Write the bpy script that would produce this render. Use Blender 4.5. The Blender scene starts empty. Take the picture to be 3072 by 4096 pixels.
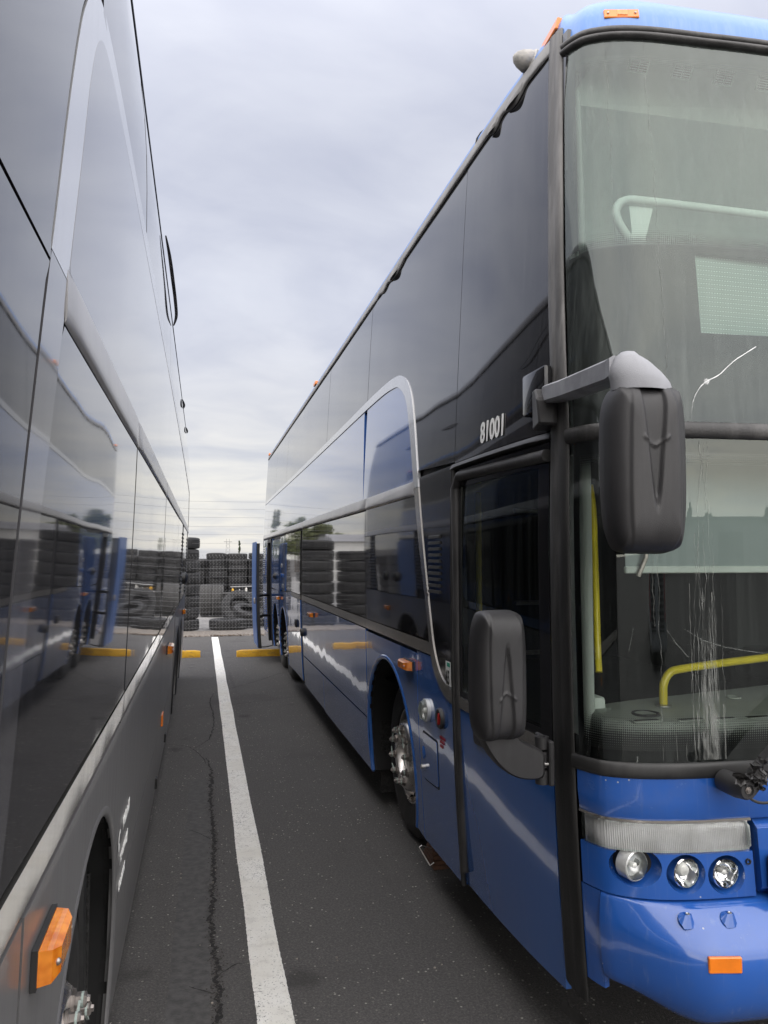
import bpy, bmesh, math, random
import numpy as np
from mathutils import Vector, Matrix, noise as mnoise
random.seed(7)
PI = math.pi
SC = bpy.context.scene
COL = SC.collection

# ------------------------------------------------------------------ camera
H = 1.82
PITCH = math.atan(183 / 3076)
YAW = math.atan(727 / 3076 * math.cos(PITCH))
cam_d = bpy.data.cameras.new("camera")
cam = bpy.data.objects.new("camera", cam_d)
COL.objects.link(cam)
cam_d.sensor_fit = 'HORIZONTAL'
cam_d.sensor_width = 36.0
cam_d.lens = 36.0 * 3076 / 3072
cam_d.clip_start = 0.02
cam_d.clip_end = 2000
cam.location = (0, 0, H)
cam.rotation_euler = (PI / 2 + PITCH, 0, -YAW)
SC.camera = cam

# ------------------------------------------------------------------ world
SUN_EL, SUN_AZ = math.radians(58), math.radians(196)      # azimuth clockwise from +Y: behind the camera
sun_dir = Vector((math.sin(SUN_AZ) * math.cos(SUN_EL), math.cos(SUN_AZ) * math.cos(SUN_EL), math.sin(SUN_EL)))
W = bpy.data.worlds.new("World"); SC.world = W
W.use_nodes = True
nt = W.node_tree; nt.nodes.clear()
def wn(t, **kw):
    n = nt.nodes.new(t)
    for k, v in kw.items(): setattr(n, k, v)
    return n
def lk(a, b): nt.links.new(a, b)
wout = wn('ShaderNodeOutputWorld'); wbg = wn('ShaderNodeBackground'); wbg.inputs[1].default_value = 0.1
sky = wn('ShaderNodeTexSky', sky_type='NISHITA', sun_disc=False)
sky.sun_elevation = SUN_EL; sky.sun_rotation = SUN_AZ
sky.air_density = 1.0; sky.dust_density = 2.0
tc = wn('ShaderNodeTexCoord')
sep = wn('ShaderNodeSeparateXYZ'); lk(tc.outputs['Generated'], sep.inputs[0])
def wmath(op, a, b=None, c=None, clamp=False):
    n = wn('ShaderNodeMath', operation=op); n.use_clamp = clamp
    for i, v in enumerate((a, b, c)):
        if v is None: continue
        if isinstance(v, (int, float)): n.inputs[i].default_value = v
        else: lk(v, n.inputs[i])
    return n.outputs[0]
zc = wmath('MAXIMUM', sep.outputs[2], 0.0)
den = wmath('ADD', zc, 0.10)
px = wmath('DIVIDE', sep.outputs[0], den); py = wmath('DIVIDE', sep.outputs[1], den)
cmb = wn('ShaderNodeCombineXYZ'); lk(px, cmb.inputs[0]); lk(py, cmb.inputs[1])
n1 = wn('ShaderNodeTexNoise'); n1.inputs['Scale'].default_value = 0.55; n1.inputs['Detail'].default_value = 7; n1.inputs['Roughness'].default_value = 0.52; n1.inputs['Distortion'].default_value = 0.5
lk(cmb.outputs[0], n1.inputs['Vector'])
n2 = wn('ShaderNodeTexNoise'); n2.inputs['Scale'].default_value = 2.1; n2.inputs['Detail'].default_value = 5; n2.inputs['Distortion'].default_value = 0.8
lk(cmb.outputs[0], n2.inputs['Vector'])
cl = wmath('ADD', wmath('MULTIPLY', n1.outputs[0], 0.75), wmath('MULTIPLY', n2.outputs[0], 0.25))
cr = wn('ShaderNodeValToRGB'); lk(cl, cr.inputs[0])
e = cr.color_ramp.elements
e[0].position = 0.37; e[0].color = (2.9, 3.08, 3.9, 1)
e[1].position = 0.60; e[1].color = (4.8, 4.93, 5.45, 1)
# pale band near the horizon
hz = wn('ShaderNodeMapRange'); hz.inputs[1].default_value = 0.02; hz.inputs[2].default_value = 0.34; hz.inputs[3].default_value = 0.92; hz.inputs[4].default_value = 0.0
hz.interpolation_type = 'SMOOTHSTEP'
lk(sep.outputs[2], hz.inputs[0])
hr = wn('ShaderNodeValToRGB'); lk(cl, hr.inputs[0])
e = hr.color_ramp.elements
e[0].position = 0.42; e[0].color = (4.4, 4.4, 4.5, 1); e[1].position = 0.56; e[1].color = (5.75, 5.5, 5.0, 1)
mx1 = wn('ShaderNodeMixRGB'); lk(hz.outputs[0], mx1.inputs[0]); lk(cr.outputs[0], mx1.inputs[1]); lk(hr.outputs[0], mx1.inputs[2])
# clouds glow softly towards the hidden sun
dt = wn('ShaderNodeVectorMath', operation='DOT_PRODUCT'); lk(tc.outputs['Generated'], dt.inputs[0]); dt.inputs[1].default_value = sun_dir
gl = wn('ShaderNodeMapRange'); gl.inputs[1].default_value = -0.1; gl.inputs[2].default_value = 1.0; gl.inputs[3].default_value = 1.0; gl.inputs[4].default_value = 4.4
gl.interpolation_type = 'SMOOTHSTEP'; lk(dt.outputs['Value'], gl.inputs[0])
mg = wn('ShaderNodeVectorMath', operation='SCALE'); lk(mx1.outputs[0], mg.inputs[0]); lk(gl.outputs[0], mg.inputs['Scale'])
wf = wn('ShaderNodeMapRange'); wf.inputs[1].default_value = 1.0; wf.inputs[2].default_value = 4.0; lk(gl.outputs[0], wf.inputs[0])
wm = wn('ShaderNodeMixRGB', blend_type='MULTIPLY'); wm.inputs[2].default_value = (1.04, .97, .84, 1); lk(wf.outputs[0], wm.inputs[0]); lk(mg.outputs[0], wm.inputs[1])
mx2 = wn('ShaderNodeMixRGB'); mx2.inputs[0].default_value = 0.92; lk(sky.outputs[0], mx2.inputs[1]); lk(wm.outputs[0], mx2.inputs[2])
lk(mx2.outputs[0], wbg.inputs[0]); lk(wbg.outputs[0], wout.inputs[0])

sd = bpy.data.lights.new("sun", 'SUN'); sd.energy = 0.8; sd.angle = math.radians(150); sd.color = (1.0, 0.97, 0.92)
so = bpy.data.objects.new("sun", sd); COL.objects.link(so)
so.rotation_euler = (-sun_dir).to_track_quat('-Z', 'Y').to_euler()
so.location = (0, -20, 30)

SC.view_settings.view_transform = 'Standard'
SC.view_settings.look = 'None'
SC.view_settings.gamma = 1
SC.view_settings.use_curve_mapping = False
SC.view_settings.exposure = 0.75
SC.render.engine = 'CYCLES'
SC.cycles.max_bounces = 10
SC.cycles.transparent_max_bounces = 16
SC.cycles.glossy_bounces = 6
SC.cycles.caustics_reflective = False
SC.cycles.caustics_refractive = False
SC.cycles.use_denoising = True

# ------------------------------------------------------------------ materials
class NT:
    def __init__(s, name):
        s.m = bpy.data.materials.new(name); s.m.use_nodes = True
        s.t = s.m.node_tree; s.t.nodes.clear()
        s.out = s.n('ShaderNodeOutputMaterial')
        s.co = None
    def n(s, t, **kw):
        n = s.t.nodes.new(t)
        for k, v in kw.items(): setattr(n, k, v)
        return n
    def l(s, a, b): s.t.links.new(a, b)
    def val(s, sock, v):
        if hasattr(v, 'is_output') or isinstance(v, bpy.types.NodeSocket): s.l(v, sock)
        else:
            if isinstance(v, tuple) and len(v) == 3 and len(sock.default_value) == 4: v = v + (1,)
            sock.default_value = v
    def coords(s, rnd=False, scale=None, base='Object'):
        tc = s.n('ShaderNodeTexCoord'); o = tc.outputs[base]
        if rnd:
            oi = s.n('ShaderNodeObjectInfo'); m = s.n('ShaderNodeVectorMath', operation='SCALE'); 
            cx = s.n('ShaderNodeCombineXYZ'); 
            for i in range(3): s.l(oi.outputs['Random'], cx.inputs[i])
            s.l(cx.outputs[0], m.inputs[0]); m.inputs['Scale'].default_value = 37.0
            a = s.n('ShaderNodeVectorMath', operation='ADD'); s.l(o, a.inputs[0]); s.l(m.outputs[0], a.inputs[1]); o = a.outputs[0]
        if scale is not None:
            mp = s.n('ShaderNodeVectorMath', operation='MULTIPLY'); s.l(o, mp.inputs[0]); mp.inputs[1].default_value = scale; o = mp.outputs[0]
        return o
    def noise(s, vec, scale, detail=3, rough=.5, dist=0.0):
        n = s.n('ShaderNodeTexNoise'); s.l(vec, n.inputs['Vector'])
        n.inputs['Scale'].default_value = scale; n.inputs['Detail'].default_value = detail; n.inputs['Roughness'].default_value = rough; n.inputs['Distortion'].default_value = dist
        return n.outputs[0]
    def ramp(s, f, p0, p1, c0=0.0, c1=1.0):
        n = s.n('ShaderNodeMapRange'); s.l(f, n.inputs[0]); n.inputs[1].default_value = p0; n.inputs[2].default_value = p1; n.inputs[3].default_value = c0; n.inputs[4].default_value = c1
        n.interpolation_type = 'SMOOTHSTEP'
        return n.outputs[0]
    def math(s, op, a, b=0.0):
        n = s.n('ShaderNodeMath', operation=op); s.val(n.inputs[0], a); s.val(n.inputs[1], b); return n.outputs[0]
    def mix(s, f, a, b):
        n = s.n('ShaderNodeMixRGB'); s.val(n.inputs[0], f); s.val(n.inputs[1], a); s.val(n.inputs[2], b); return n.outputs[0]
    def bump(s, h, dist, nrm=None, strength=1.0):
        n = s.n('ShaderNodeBump'); n.inputs['Strength'].default_value = strength; n.inputs['Distance'].default_value = dist
        s.l(h, n.inputs['Height'])
        if nrm is not None: s.l(nrm, n.inputs['Normal'])
        return n.outputs[0]
    def bsdf(s, base, rough, metal=0, coat=0, ior=1.5, nrm=None, spec=.5, coat_rough=.03, emit=None):
        p = s.n('ShaderNodeBsdfPrincipled')
        s.val(p.inputs['Base Color'], base); s.val(p.inputs['Roughness'], rough); p.inputs['Metallic'].default_value = metal
        p.inputs['Coat Weight'].default_value = coat; p.inputs['Coat Roughness'].default_value = coat_rough
        p.inputs['IOR'].default_value = ior; p.inputs['Specular IOR Level'].default_value = spec
        if nrm is not None: s.l(nrm, p.inputs['Normal']); s.l(nrm, p.inputs['Coat Normal'])
        return p
    def done(s, sh): s.l(sh.outputs[0] if hasattr(sh, 'outputs') else sh, s.out.inputs[0]); return s.m

def simple(name, col, rough=.5, metal=0, var=.15, vscale=8, grain=0, gscale=200, coat=0, dust=0, dustcol=(.22, .21, .2)):
    k = NT(name); c = k.coords(True)
    f = k.noise(c, vscale, 5)
    dark = tuple(x * (1 - var) for x in col); light = tuple(min(1, x * (1 + var)) for x in col)
    base = k.mix(k.ramp(f, .3, .7), dark, light)
    if dust:
        d = k.noise(k.coords(True, (9, 9, 1.2)), 1.5, 6, .6)
        base = k.mix(k.ramp(d, .42, .75, 0, dust), base, dustcol)
    n = None
    if grain: n = k.bump(k.noise(c, gscale, 2), grain)
    return k.done(k.bsdf(base, k.ramp(f, .2, .8, rough * .85, min(1, rough * 1.15)), metal, coat, nrm=n))

def glossy_panel(name, col, rough=.03, wave=.0012, wscale=1.5, streak=.10, dustcol=(.20, .20, .21), coat=0, ior=1.5, metal=0, squish=.6):
    """lacquer or tinted glass on large bus panels: slow waviness, rain streaks"""
    k = NT(name)
    c = k.coords(True)
    st = k.noise(k.coords(True, (16, 16, .5)), 2.2, 5, .6)
    st2 = k.noise(k.coords(True, (60, 60, .9)), 1.5, 3, .6)
    big = k.noise(c, 1.1, 3)
    fac = k.math('MULTIPLY', k.ramp(k.math('ADD', k.math('MULTIPLY', st, .6), k.math('MULTIPLY', st2, .4)), .42, .72, .15, 1.0), k.ramp(big, .25, .75, streak * .4, streak))
    base = k.mix(fac, col, dustcol)
    h = k.noise(k.coords(True, (1, 1, squish)), wscale, 1.5, .4)
    n = k.bump(h, wave)
    rr = k.math('ADD', rough, k.math('MULTIPLY', fac, .35))
    return k.done(k.bsdf(base, rr, metal, coat, ior, n))

def clear_glass(name, tint=(.78, .9, .84), dust=.10, ior=1.6, streak=(22, .4), dustcol=(.50, .56, .53), wave=.0006, veil=0.0):
    k = NT(name)
    st = k.noise(k.coords(True, (streak[0], streak[0], streak[1])), 1.6, 6, .62, .4)
    fine = k.noise(k.coords(True, (70, 70, 1.2)), 1.6, 3, .6)
    big = k.noise(k.coords(True), 2.0, 3)
    d = k.math('ADD', veil, k.math('MULTIPLY', k.ramp(k.math('ADD', k.math('MULTIPLY', st, .7), k.math('MULTIPLY', fine, .3)), .40, .74), k.ramp(big, .3, .7, dust * .5, dust)))
    n = k.bump(k.noise(k.coords(True), 1.8, 1), wave)
    tr = k.n('ShaderNodeBsdfTransparent'); tr.inputs[0].default_value = tint + (1,)
    g = k.n('ShaderNodeBsdfGlossy'); g.inputs['Roughness'].default_value = .01; g.inputs['Color'].default_value = (.93, 1.0, .975, 1); k.l(n, g.inputs['Normal'])
    fr = k.n('ShaderNodeFresnel'); fr.inputs[0].default_value = ior; k.l(n, fr.inputs['Normal'])
    m1 = k.n('ShaderNodeMixShader'); k.l(fr.outputs[0], m1.inputs[0]); k.l(tr.outputs[0], m1.inputs[1]); k.l(g.outputs[0], m1.inputs[2])
    df = k.n('ShaderNodeBsdfDiffuse'); df.inputs[0].default_value = dustcol + (1,)
    m2 = k.n('ShaderNodeMixShader'); k.l(d, m2.inputs[0]); k.l(m1.outputs[0], m2.inputs[1]); k.l(df.outputs[0], m2.inputs[2])
    return k.done(m2)

def halftone(name, z0, z1, up=True, pitch=.0105, col=(.012, .012, .013)):
    """black ceramic dots that grow towards the frame"""
    k = NT(name)
    c = k.coords()
    sp = k.n('ShaderNodeSeparateXYZ'); k.l(c, sp.inputs[0])
    lat = k.math('SUBTRACT', sp.outputs[0], k.math('MULTIPLY', sp.outputs[1], .6))
    a = k.math('ADD', lat, sp.outputs[2]); b = k.math('SUBTRACT', lat, sp.outputs[2])
    s1 = k.math('SINE', k.math('MULTIPLY', a, 2 * PI / pitch / 1.414)); s2 = k.math('SINE', k.math('MULTIPLY', b, 2 * PI / pitch / 1.414))
    p = k.math('MULTIPLY', s1, s2)
    t = k.ramp(sp.outputs[2], z0, z1, 1.0 if not up else -1.0, -1.0 if not up else 1.0)
    f = k.ramp(k.math('ADD', p, t), -.12, .12)
    tr = k.n('ShaderNodeBsdfTransparent')
    d = k.bsdf(col, .3)
    m = k.n('ShaderNodeMixShader'); k.l(f, m.inputs[0]); k.l(tr.outputs[0], m.inputs[1]); k.l(d.outputs[0], m.inputs[2])
    return k.done(m)

def asphalt():
    k = NT("asphalt"); c = k.coords()
    big = k.noise(c, .35, 5, .6); mid = k.noise(c, 3.0, 5, .6); fine = k.noise(c, 90, 4, .65)
    base = k.mix(k.ramp(big, .3, .7), (.128, .122, .116), (.185, .176, .166))
    base = k.mix(k.ramp(mid, .35, .75, 0, .55), base, (.112, .104, .098))
    base = k.mix(k.ramp(fine, .35, .7, 0, .5), (.066, .064, .063), base)
    # pale aggregate flecks, thicker in worn patches
    v = k.n('ShaderNodeTexVoronoi'); k.l(c, v.inputs['Vector']); v.inputs['Scale'].default_value = 62
    sel = k.n('ShaderNodeSeparateColor'); k.l(v.outputs['Color'], sel.inputs[0])
    worn = k.noise(c, 1.6, 4, .65)
    thr = k.ramp(worn, .42, .72, .975, .78)
    fl = k.math('MULTIPLY', k.math('GREATER_THAN', sel.outputs[0], thr), k.math('LESS_THAN', v.outputs['Distance'], .32))
    base = k.mix(k.math('MULTIPLY', fl, .85), base, k.mix(sel.outputs[1], (.12, .11, .10), (.46, .44, .40)))
    v2 = k.n('ShaderNodeTexVoronoi'); k.l(c, v2.inputs['Vector']); v2.inputs['Scale'].default_value = 210
    s2 = k.n('ShaderNodeSeparateColor'); k.l(v2.outputs['Color'], s2.inputs[0])
    base = k.mix(k.math('MULTIPLY', k.math('GREATER_THAN', s2.outputs[0], .88), .5), base, (.16, .15, .145))
    # oil and tyre dark patches
    oil = k.noise(c, .8, 3, .5, .6)
    base = k.mix(k.ramp(oil, .56, .74, 0, .55), base, (.052, .049, .048))
    v3 = k.n('ShaderNodeTexVoronoi'); k.l(c, v3.inputs['Vector']); v3.inputs['Scale'].default_value = 1.7
    s3 = k.n('ShaderNodeSeparateColor'); k.l(v3.outputs['Color'], s3.inputs[0])
    wob = k.math('ADD', v3.outputs['Distance'], k.math('MULTIPLY', k.math('SUBTRACT', k.noise(c, 11, 4, .6), .5), .22))
    drip = k.math('MULTIPLY', k.math('GREATER_THAN', s3.outputs[0], .45), k.ramp(wob, .06, .20, 1.0, 0.0))
    base = k.mix(k.math('MULTIPLY', drip, .55), base, (.030, .028, .027))
    tm = k.noise(k.coords(False, (5.0, .12, 1)), 1.0, 3, .5)
    base = k.mix(k.ramp(tm, .60, .74, 0, .30), base, (.045, .043, .042))
    n = k.bump(k.math('ADD', fine, k.math('MULTIPLY', v2.outputs['Distance'], .6)), .004)
    return k.done(k.bsdf(base, .88, nrm=n, spec=.35))

def line_paint():
    k = NT("road_paint"); c = k.coords()
    f = k.noise(c, 120, 4, .7); w = k.noise(c, 2.5, 4, .6); sm = k.noise(c, 14, 4, .6)
    base = k.mix(k.ramp(w, .3, .7), (.74, .72, .66), (.85, .84, .80))
    base = k.mix(k.ramp(sm, .48, .78, 0, .45), base, (.42, .40, .37))
    thr = k.math('ADD', f, k.math('MULTIPLY', k.math('SUBTRACT', w, .5), .35))
    base = k.mix(k.ramp(thr, .585, .67), base, (.11, .105, .10))
    n = k.bump(f, .003)
    return k.done(k.bsdf(base, .75, nrm=n, spec=.3))

M = {}
M['asphalt'] = asphalt()
M['line'] = line_paint()
M['crack'] = simple("crack_fill", (.012, .011, .011), .95, var=.4, vscale=40, grain=.006, gscale=90)
M['rubble'] = simple("asphalt_crumbs", (.055, .050, .047), .95, var=.5, vscale=60)
M['sealcoat'] = simple("sealcoat", (.072, .070, .069), .9, var=.3, vscale=25, grain=.003, gscale=90)
M['yard'] = simple("concrete_yard", (.20, .195, .19), .9, var=.18, vscale=2.0, grain=.002, gscale=60)
M['verge'] = simple("gravel_verge", (.17, .150, .13), .95, var=.45, vscale=22, grain=.012, gscale=45)
M['stone'] = simple("gravel_stone", (.26, .23, .20), .9, var=.4, vscale=10)
M['debris'] = simple("dry_leaf_debris", (.10, .07, .05), .95, var=.5, vscale=14)
def stop_paint():
    k = NT("yellow_curb_paint"); c = k.coords(True)
    f = k.noise(c, 9, 5, .6); sc = k.noise(k.coords(True, (3, 12, 12)), 2.2, 5, .65); ch = k.noise(c, 38, 4, .7)
    base = k.mix(k.ramp(f, .3, .7), (.60, .31, .012), (.74, .42, .02))
    base = k.mix(k.ramp(sc, .50, .70, 0, .65), base, (.13, .10, .06))
    base = k.mix(k.ramp(ch, .66, .72), base, (.34, .32, .29))
    return k.done(k.bsdf(base, .65, nrm=k.bump(k.noise(c, 50, 3), .003)))
M['yellow'] = stop_paint()
M['blue'] = glossy_panel("blue_lacquer", (.030, .120, .40), .12, wave=.0032, wscale=2.2, streak=.08, coat=1, dustcol=(.16, .20, .30))
M['bluefront'] = glossy_panel("blue_front_lacquer", (.018, .095, .38), .18, wave=.0006, wscale=2.5, streak=.16, coat=.8, dustcol=(.2, .27, .42))
def frontpaint():
    k = NT("blue_front_lacquer"); c = k.coords(True)
    st = k.noise(k.coords(True, (26, 26, 1.1)), 1.6, 6, .65); big = k.noise(c, 2.2, 4, .6)
    base = k.mix(k.ramp(big, .3, .7), (.017, .088, .36), (.022, .102, .40))
    base = k.mix(k.ramp(st, .56, .78, 0, .22), base, (.24, .30, .40))
    v = k.n('ShaderNodeTexVoronoi'); k.l(c, v.inputs['Vector']); v.inputs['Scale'].default_value = 34
    sc = k.n('ShaderNodeSeparateColor'); k.l(v.outputs['Color'], sc.inputs[0])
    chip = k.math('MULTIPLY', k.math('GREATER_THAN', sc.outputs[0], .93), k.math('LESS_THAN', v.outputs['Distance'], .10))
    base = k.mix(k.math('MULTIPLY', chip, .8), base, (.42, .44, .48))
    scr = k.noise(k.coords(True, (2.5, 2.5, 60)), 2, 3, .7)
    grime = k.math('MULTIPLY', k.ramp(k.noise(c, 7, 5, .65), .45, .75), .16)
    base = k.mix(grime, base, (.10, .12, .16))
    n = k.bump(k.noise(c, 2.4, 1.5), .0007)
    rr = k.math('ADD', .14, k.math('ADD', k.math('MULTIPLY', grime, 1.2), k.math('MULTIPLY', k.ramp(scr, .6, .75), .12)))
    return k.done(k.bsdf(base, rr, 0, .7, 1.5, n, coat_rough=.06))
M['bluefront'] = frontpaint()
M['blueroof'] = glossy_panel("sunfaded_blue", (.075, .20, .52), .32, wave=.0006, streak=.45, coat=.2, dustcol=(.30, .40, .58))
M['bluedull'] = glossy_panel("chalky_blue_paint", (.024, .090, .29), .36, wave=.0008, streak=.25, dustcol=(.20, .28, .42))
M['bluewide'] = glossy_panel("blue_upper_lacquer", (.030, .105, .36), .04, wave=.0013, wscale=1.0, streak=.16, coat=.9, dustcol=(.18, .23, .34))
M['black'] = glossy_panel("black_glass_panel", (.010, .010, .011), .025, wave=.0026, wscale=1.2, streak=.20, dustcol=(.15, .145, .15), coat=.5)
M['blackdoor'] = glossy_panel("black_body_panel", (.010, .010, .011), .06, wave=.0012, wscale=1.5, streak=.10, dustcol=(.15, .15, .16))
M['glassgrey'] = glossy_panel("dark_grey_glass", (.020, .020, .022), .02, wave=.0046, wscale=1.1, streak=.14, dustcol=(.20, .195, .20), ior=1.5, squish=.8, coat=.35)
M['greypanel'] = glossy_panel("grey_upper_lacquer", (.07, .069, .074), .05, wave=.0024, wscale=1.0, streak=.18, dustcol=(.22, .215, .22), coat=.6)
M['greybody'] = glossy_panel("grey_metallic_lacquer", (.16, .158, .160), .30, wave=.0010, wscale=1.6, streak=.30, dustcol=(.21, .205, .20), coat=.15, metal=.25)
M['silver'] = glossy_panel("silver_trim_lacquer", (.62, .63, .65), .20, wave=.0006, streak=.2, dustcol=(.42, .41, .40), metal=.55, coat=.5)
M['steel'] = glossy_panel("dull_trim_metal", (.50, .48, .45), .13, wave=.0016, wscale=3.0, streak=.35, dustcol=(.17, .16, .15), metal=.8)
M['mirrortrim'] = glossy_panel("polished_trim_metal", (.84, .82, .78), .05, wave=.0030, wscale=1.9, streak=.12, dustcol=(.40, .39, .37), metal=.95)
M['rubber'] = simple("weathered_rubber", (.040, .039, .039), .55, var=.3, vscale=7, dust=.35, dustcol=(.17, .165, .16), grain=.0012, gscale=120)
M['rubberpale'] = simple("sunbleached_rubber", (.24, .235, .23), .6, var=.22, vscale=6, dust=.4, dustcol=(.26, .25, .24), grain=.0015, gscale=90)
M['railpale'] = simple("grey_side_rail", (.36, .355, .36), .38, var=.15, vscale=4, dust=.3, dustcol=(.26, .25, .24), coat=.4)
M['rubberdark'] = simple("black_rubber", (.018, .018, .018), .5, var=.3, vscale=9, dust=.2, dustcol=(.10, .095, .09))
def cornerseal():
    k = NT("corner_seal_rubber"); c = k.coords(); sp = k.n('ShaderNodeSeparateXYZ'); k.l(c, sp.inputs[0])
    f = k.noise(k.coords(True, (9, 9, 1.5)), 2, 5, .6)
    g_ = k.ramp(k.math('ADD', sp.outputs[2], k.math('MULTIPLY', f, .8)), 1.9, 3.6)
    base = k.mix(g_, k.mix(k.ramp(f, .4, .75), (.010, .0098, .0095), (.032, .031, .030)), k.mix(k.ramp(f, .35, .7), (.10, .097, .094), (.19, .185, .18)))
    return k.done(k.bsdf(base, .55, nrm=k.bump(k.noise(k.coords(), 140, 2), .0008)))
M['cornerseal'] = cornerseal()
M['plastic'] = simple("black_moulded_plastic", (.026, .0255, .027), .48, var=.22, vscale=5, grain=.0006, gscale=600, dust=.16, dustcol=(.13, .125, .125))
M['plastictop'] = simple("sky_sheen_plastic", (.26, .265, .285), .6, var=.25, vscale=9, grain=.0008, gscale=500)  # sky reflection on the mirror cap and arm, put into a paler base colour
M['dark'] = simple("underbody_black", (.008, .008, .008), .85, var=.4, vscale=6)
M['shell'] = simple("seam_black", (.006, .006, .006), .6, var=.2)
M['brush'] = simple("mudflap_rubber", (.014, .0135, .013), .9, var=.5, vscale=40, grain=.02, gscale=45)
M['tyre'] = simple("bus_tyre_rubber", (.017, .0165, .016), .75, var=.35, vscale=7, dust=.35, dustcol=(.055, .05, .046))
M['oldtyre'] = simple("old_tyre_rubber", (.016, .016, .017), .75, var=.4, vscale=4, dust=.35, dustcol=(.055, .053, .052))
M['greytyre'] = simple("dusty_tyre_rubber", (.042, .041, .040), .85, var=.3, vscale=5, dust=.4, dustcol=(.085, .082, .08))
M['alu'] = simple("dull_aluminium", (.66, .63, .60), .27, metal=.95, var=.2, vscale=6, dust=.3, dustcol=(.16, .14, .125))
M['nut'] = simple("lug_steel", (.33, .30, .28), .4, metal=.9, var=.3, vscale=30)
M['pointer'] = simple("pale_green_plastic", (.42, .50, .46), .5)
M['amber'] = None
M['orange'] = simple("orange_reflector", (.80, .20, .010), .3, var=.1, vscale=20, coat=.5)
M['chrome'] = simple("lamp_chrome", (.85, .85, .86), .07, metal=1, var=.03)
M['lampwhite'] = simple("lamp_white_reflector", (.68, .69, .68), .25, metal=.35, var=.1, coat=.6)
M['tray'] = simple("ribbed_lamp_reflector", (.92, .92, .91), .35, metal=.0, var=.12, vscale=14, dust=.15)
M['bulb'] = simple("lamp_bulb", (.85, .85, .82), .15, var=.05, coat=1)
M['fence'] = simple("galvanised_wire", (.24, .24, .24), .45, metal=.35, var=.15)
M['fencewire'] = simple("electric_wire", (.33, .33, .34), .5, metal=.3, var=.1)
M['white'] = simple("white_decal", (.82, .82, .80), .5, var=.04)
M['dashblack'] = simple("numeral_black", (.015, .015, .015), .5, var=.1)
M['green'] = simple("sticker_green", (.02, .30, .20), .5, var=.1)
M['red'] = simple("red_decal", (.36, .012, .010), .5, var=.1)
M['wood'] = simple("weathered_chock_wood", (.075, .036, .022), .85, var=.45, vscale=14, grain=.004, gscale=40)
M['handle'] = simple("bare_steel_rod", (.55, .54, .52), .35, metal=.9)
M['dash'] = simple("grey_green_dashboard", (.44, .48, .43), .6, var=.12, vscale=4, grain=.0006, gscale=500)
M['dashdark'] = simple("vent_black", (.01, .011, .011), .6)
M['rail'] = simple("yellow_handrail", (.85, .70, .03), .3, var=.08, coat=.4)
M['pillar'] = simple("pale_green_trim", (.78, .86, .80), .6, var=.08, vscale=3)
M['ceiling'] = simple("pale_ceiling_trim", (.66, .72, .68), .6, var=.06, vscale=2)
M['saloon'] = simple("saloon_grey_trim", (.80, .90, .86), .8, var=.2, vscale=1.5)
M['blind'] = simple("roller_blind_fabric", (.40, .47, .46), .8, var=.05, vscale=3)
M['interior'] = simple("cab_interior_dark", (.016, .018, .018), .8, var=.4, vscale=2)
M['brown'] = simple("tree_bark", (.06, .045, .035), .9, var=.35, vscale=10)
M['board'] = simple("pale_board", (.62, .60, .56), .6, var=.1)
M['bench'] = simple("dark_bench_steel", (.06, .058, .055), .6, metal=.3, var=.3)
M['wall'] = simple("pale_shed_cladding", (.50, .50, .49), .6, var=.1, vscale=1)
M['roofgrey'] = simple("grey_roof_sheet", (.22, .22, .23), .6, var=.1, vscale=1)
M['coach'] = glossy_panel("pale_coach_paint", (.42, .43, .44), .2, coat=.4, streak=.1)
M['tape'] = simple("torn_black_tape", (.022, .021, .021), .42, var=.4, vscale=25, grain=.004, gscale=60)
M['screen'] = simple("windscreen_black_border", (.012, .012, .013), .95, var=.1)
M['glassup'] = clear_glass("upper_windscreen_glass", (.80, .90, .85), dust=.10, ior=1.64, veil=.03)
M['glasslow'] = clear_glass("lower_windscreen_glass", (.94, .985, .96), dust=.03, ior=1.75)
M['glassdoor'] = clear_glass("tinted_door_glass", (.42, .46, .45), dust=.03, ior=1.5)
M['lensglass'] = clear_glass("clear_lamp_lens", (.98, .985, .98), dust=.05, ior=1.5, veil=.02)
M['whitedome'] = simple("weathered_white_plastic", (.34, .33, .31), .7, var=.3, vscale=20, grain=.002, gscale=80)
def limescale():
    k = NT("dried_water_streak"); f = k.noise(k.coords(False, (40, 40, 9)), 1.5, 5, .65)
    tr = k.n('ShaderNodeBsdfTransparent'); d = k.n('ShaderNodeBsdfDiffuse'); d.inputs[0].default_value = (.30, .31, .295, 1)
    m = k.n('ShaderNodeMixShader'); k.l(k.ramp(f, .35, .68, .05, .60), m.inputs[0]); k.l(tr.outputs[0], m.inputs[1]); k.l(d.outputs[0], m.inputs[2]); return k.done(m)
M['limescale'] = limescale()

def amber():
    k = NT("amber_lens"); c = k.coords()
    w = k.noise(c, 30, 2)
    base = k.mix(k.ramp(w, .3, .7), (.60, .15, .008), (.86, .30, .03))
    b = k.bsdf(base, .12, coat=.6)
    b.inputs['Subsurface Weight'].default_value = .3
    b.inputs['Subsurface Radius'].default_value = (.02, .008, .002)
    return k.done(b)
M['amber'] = amber()

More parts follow.
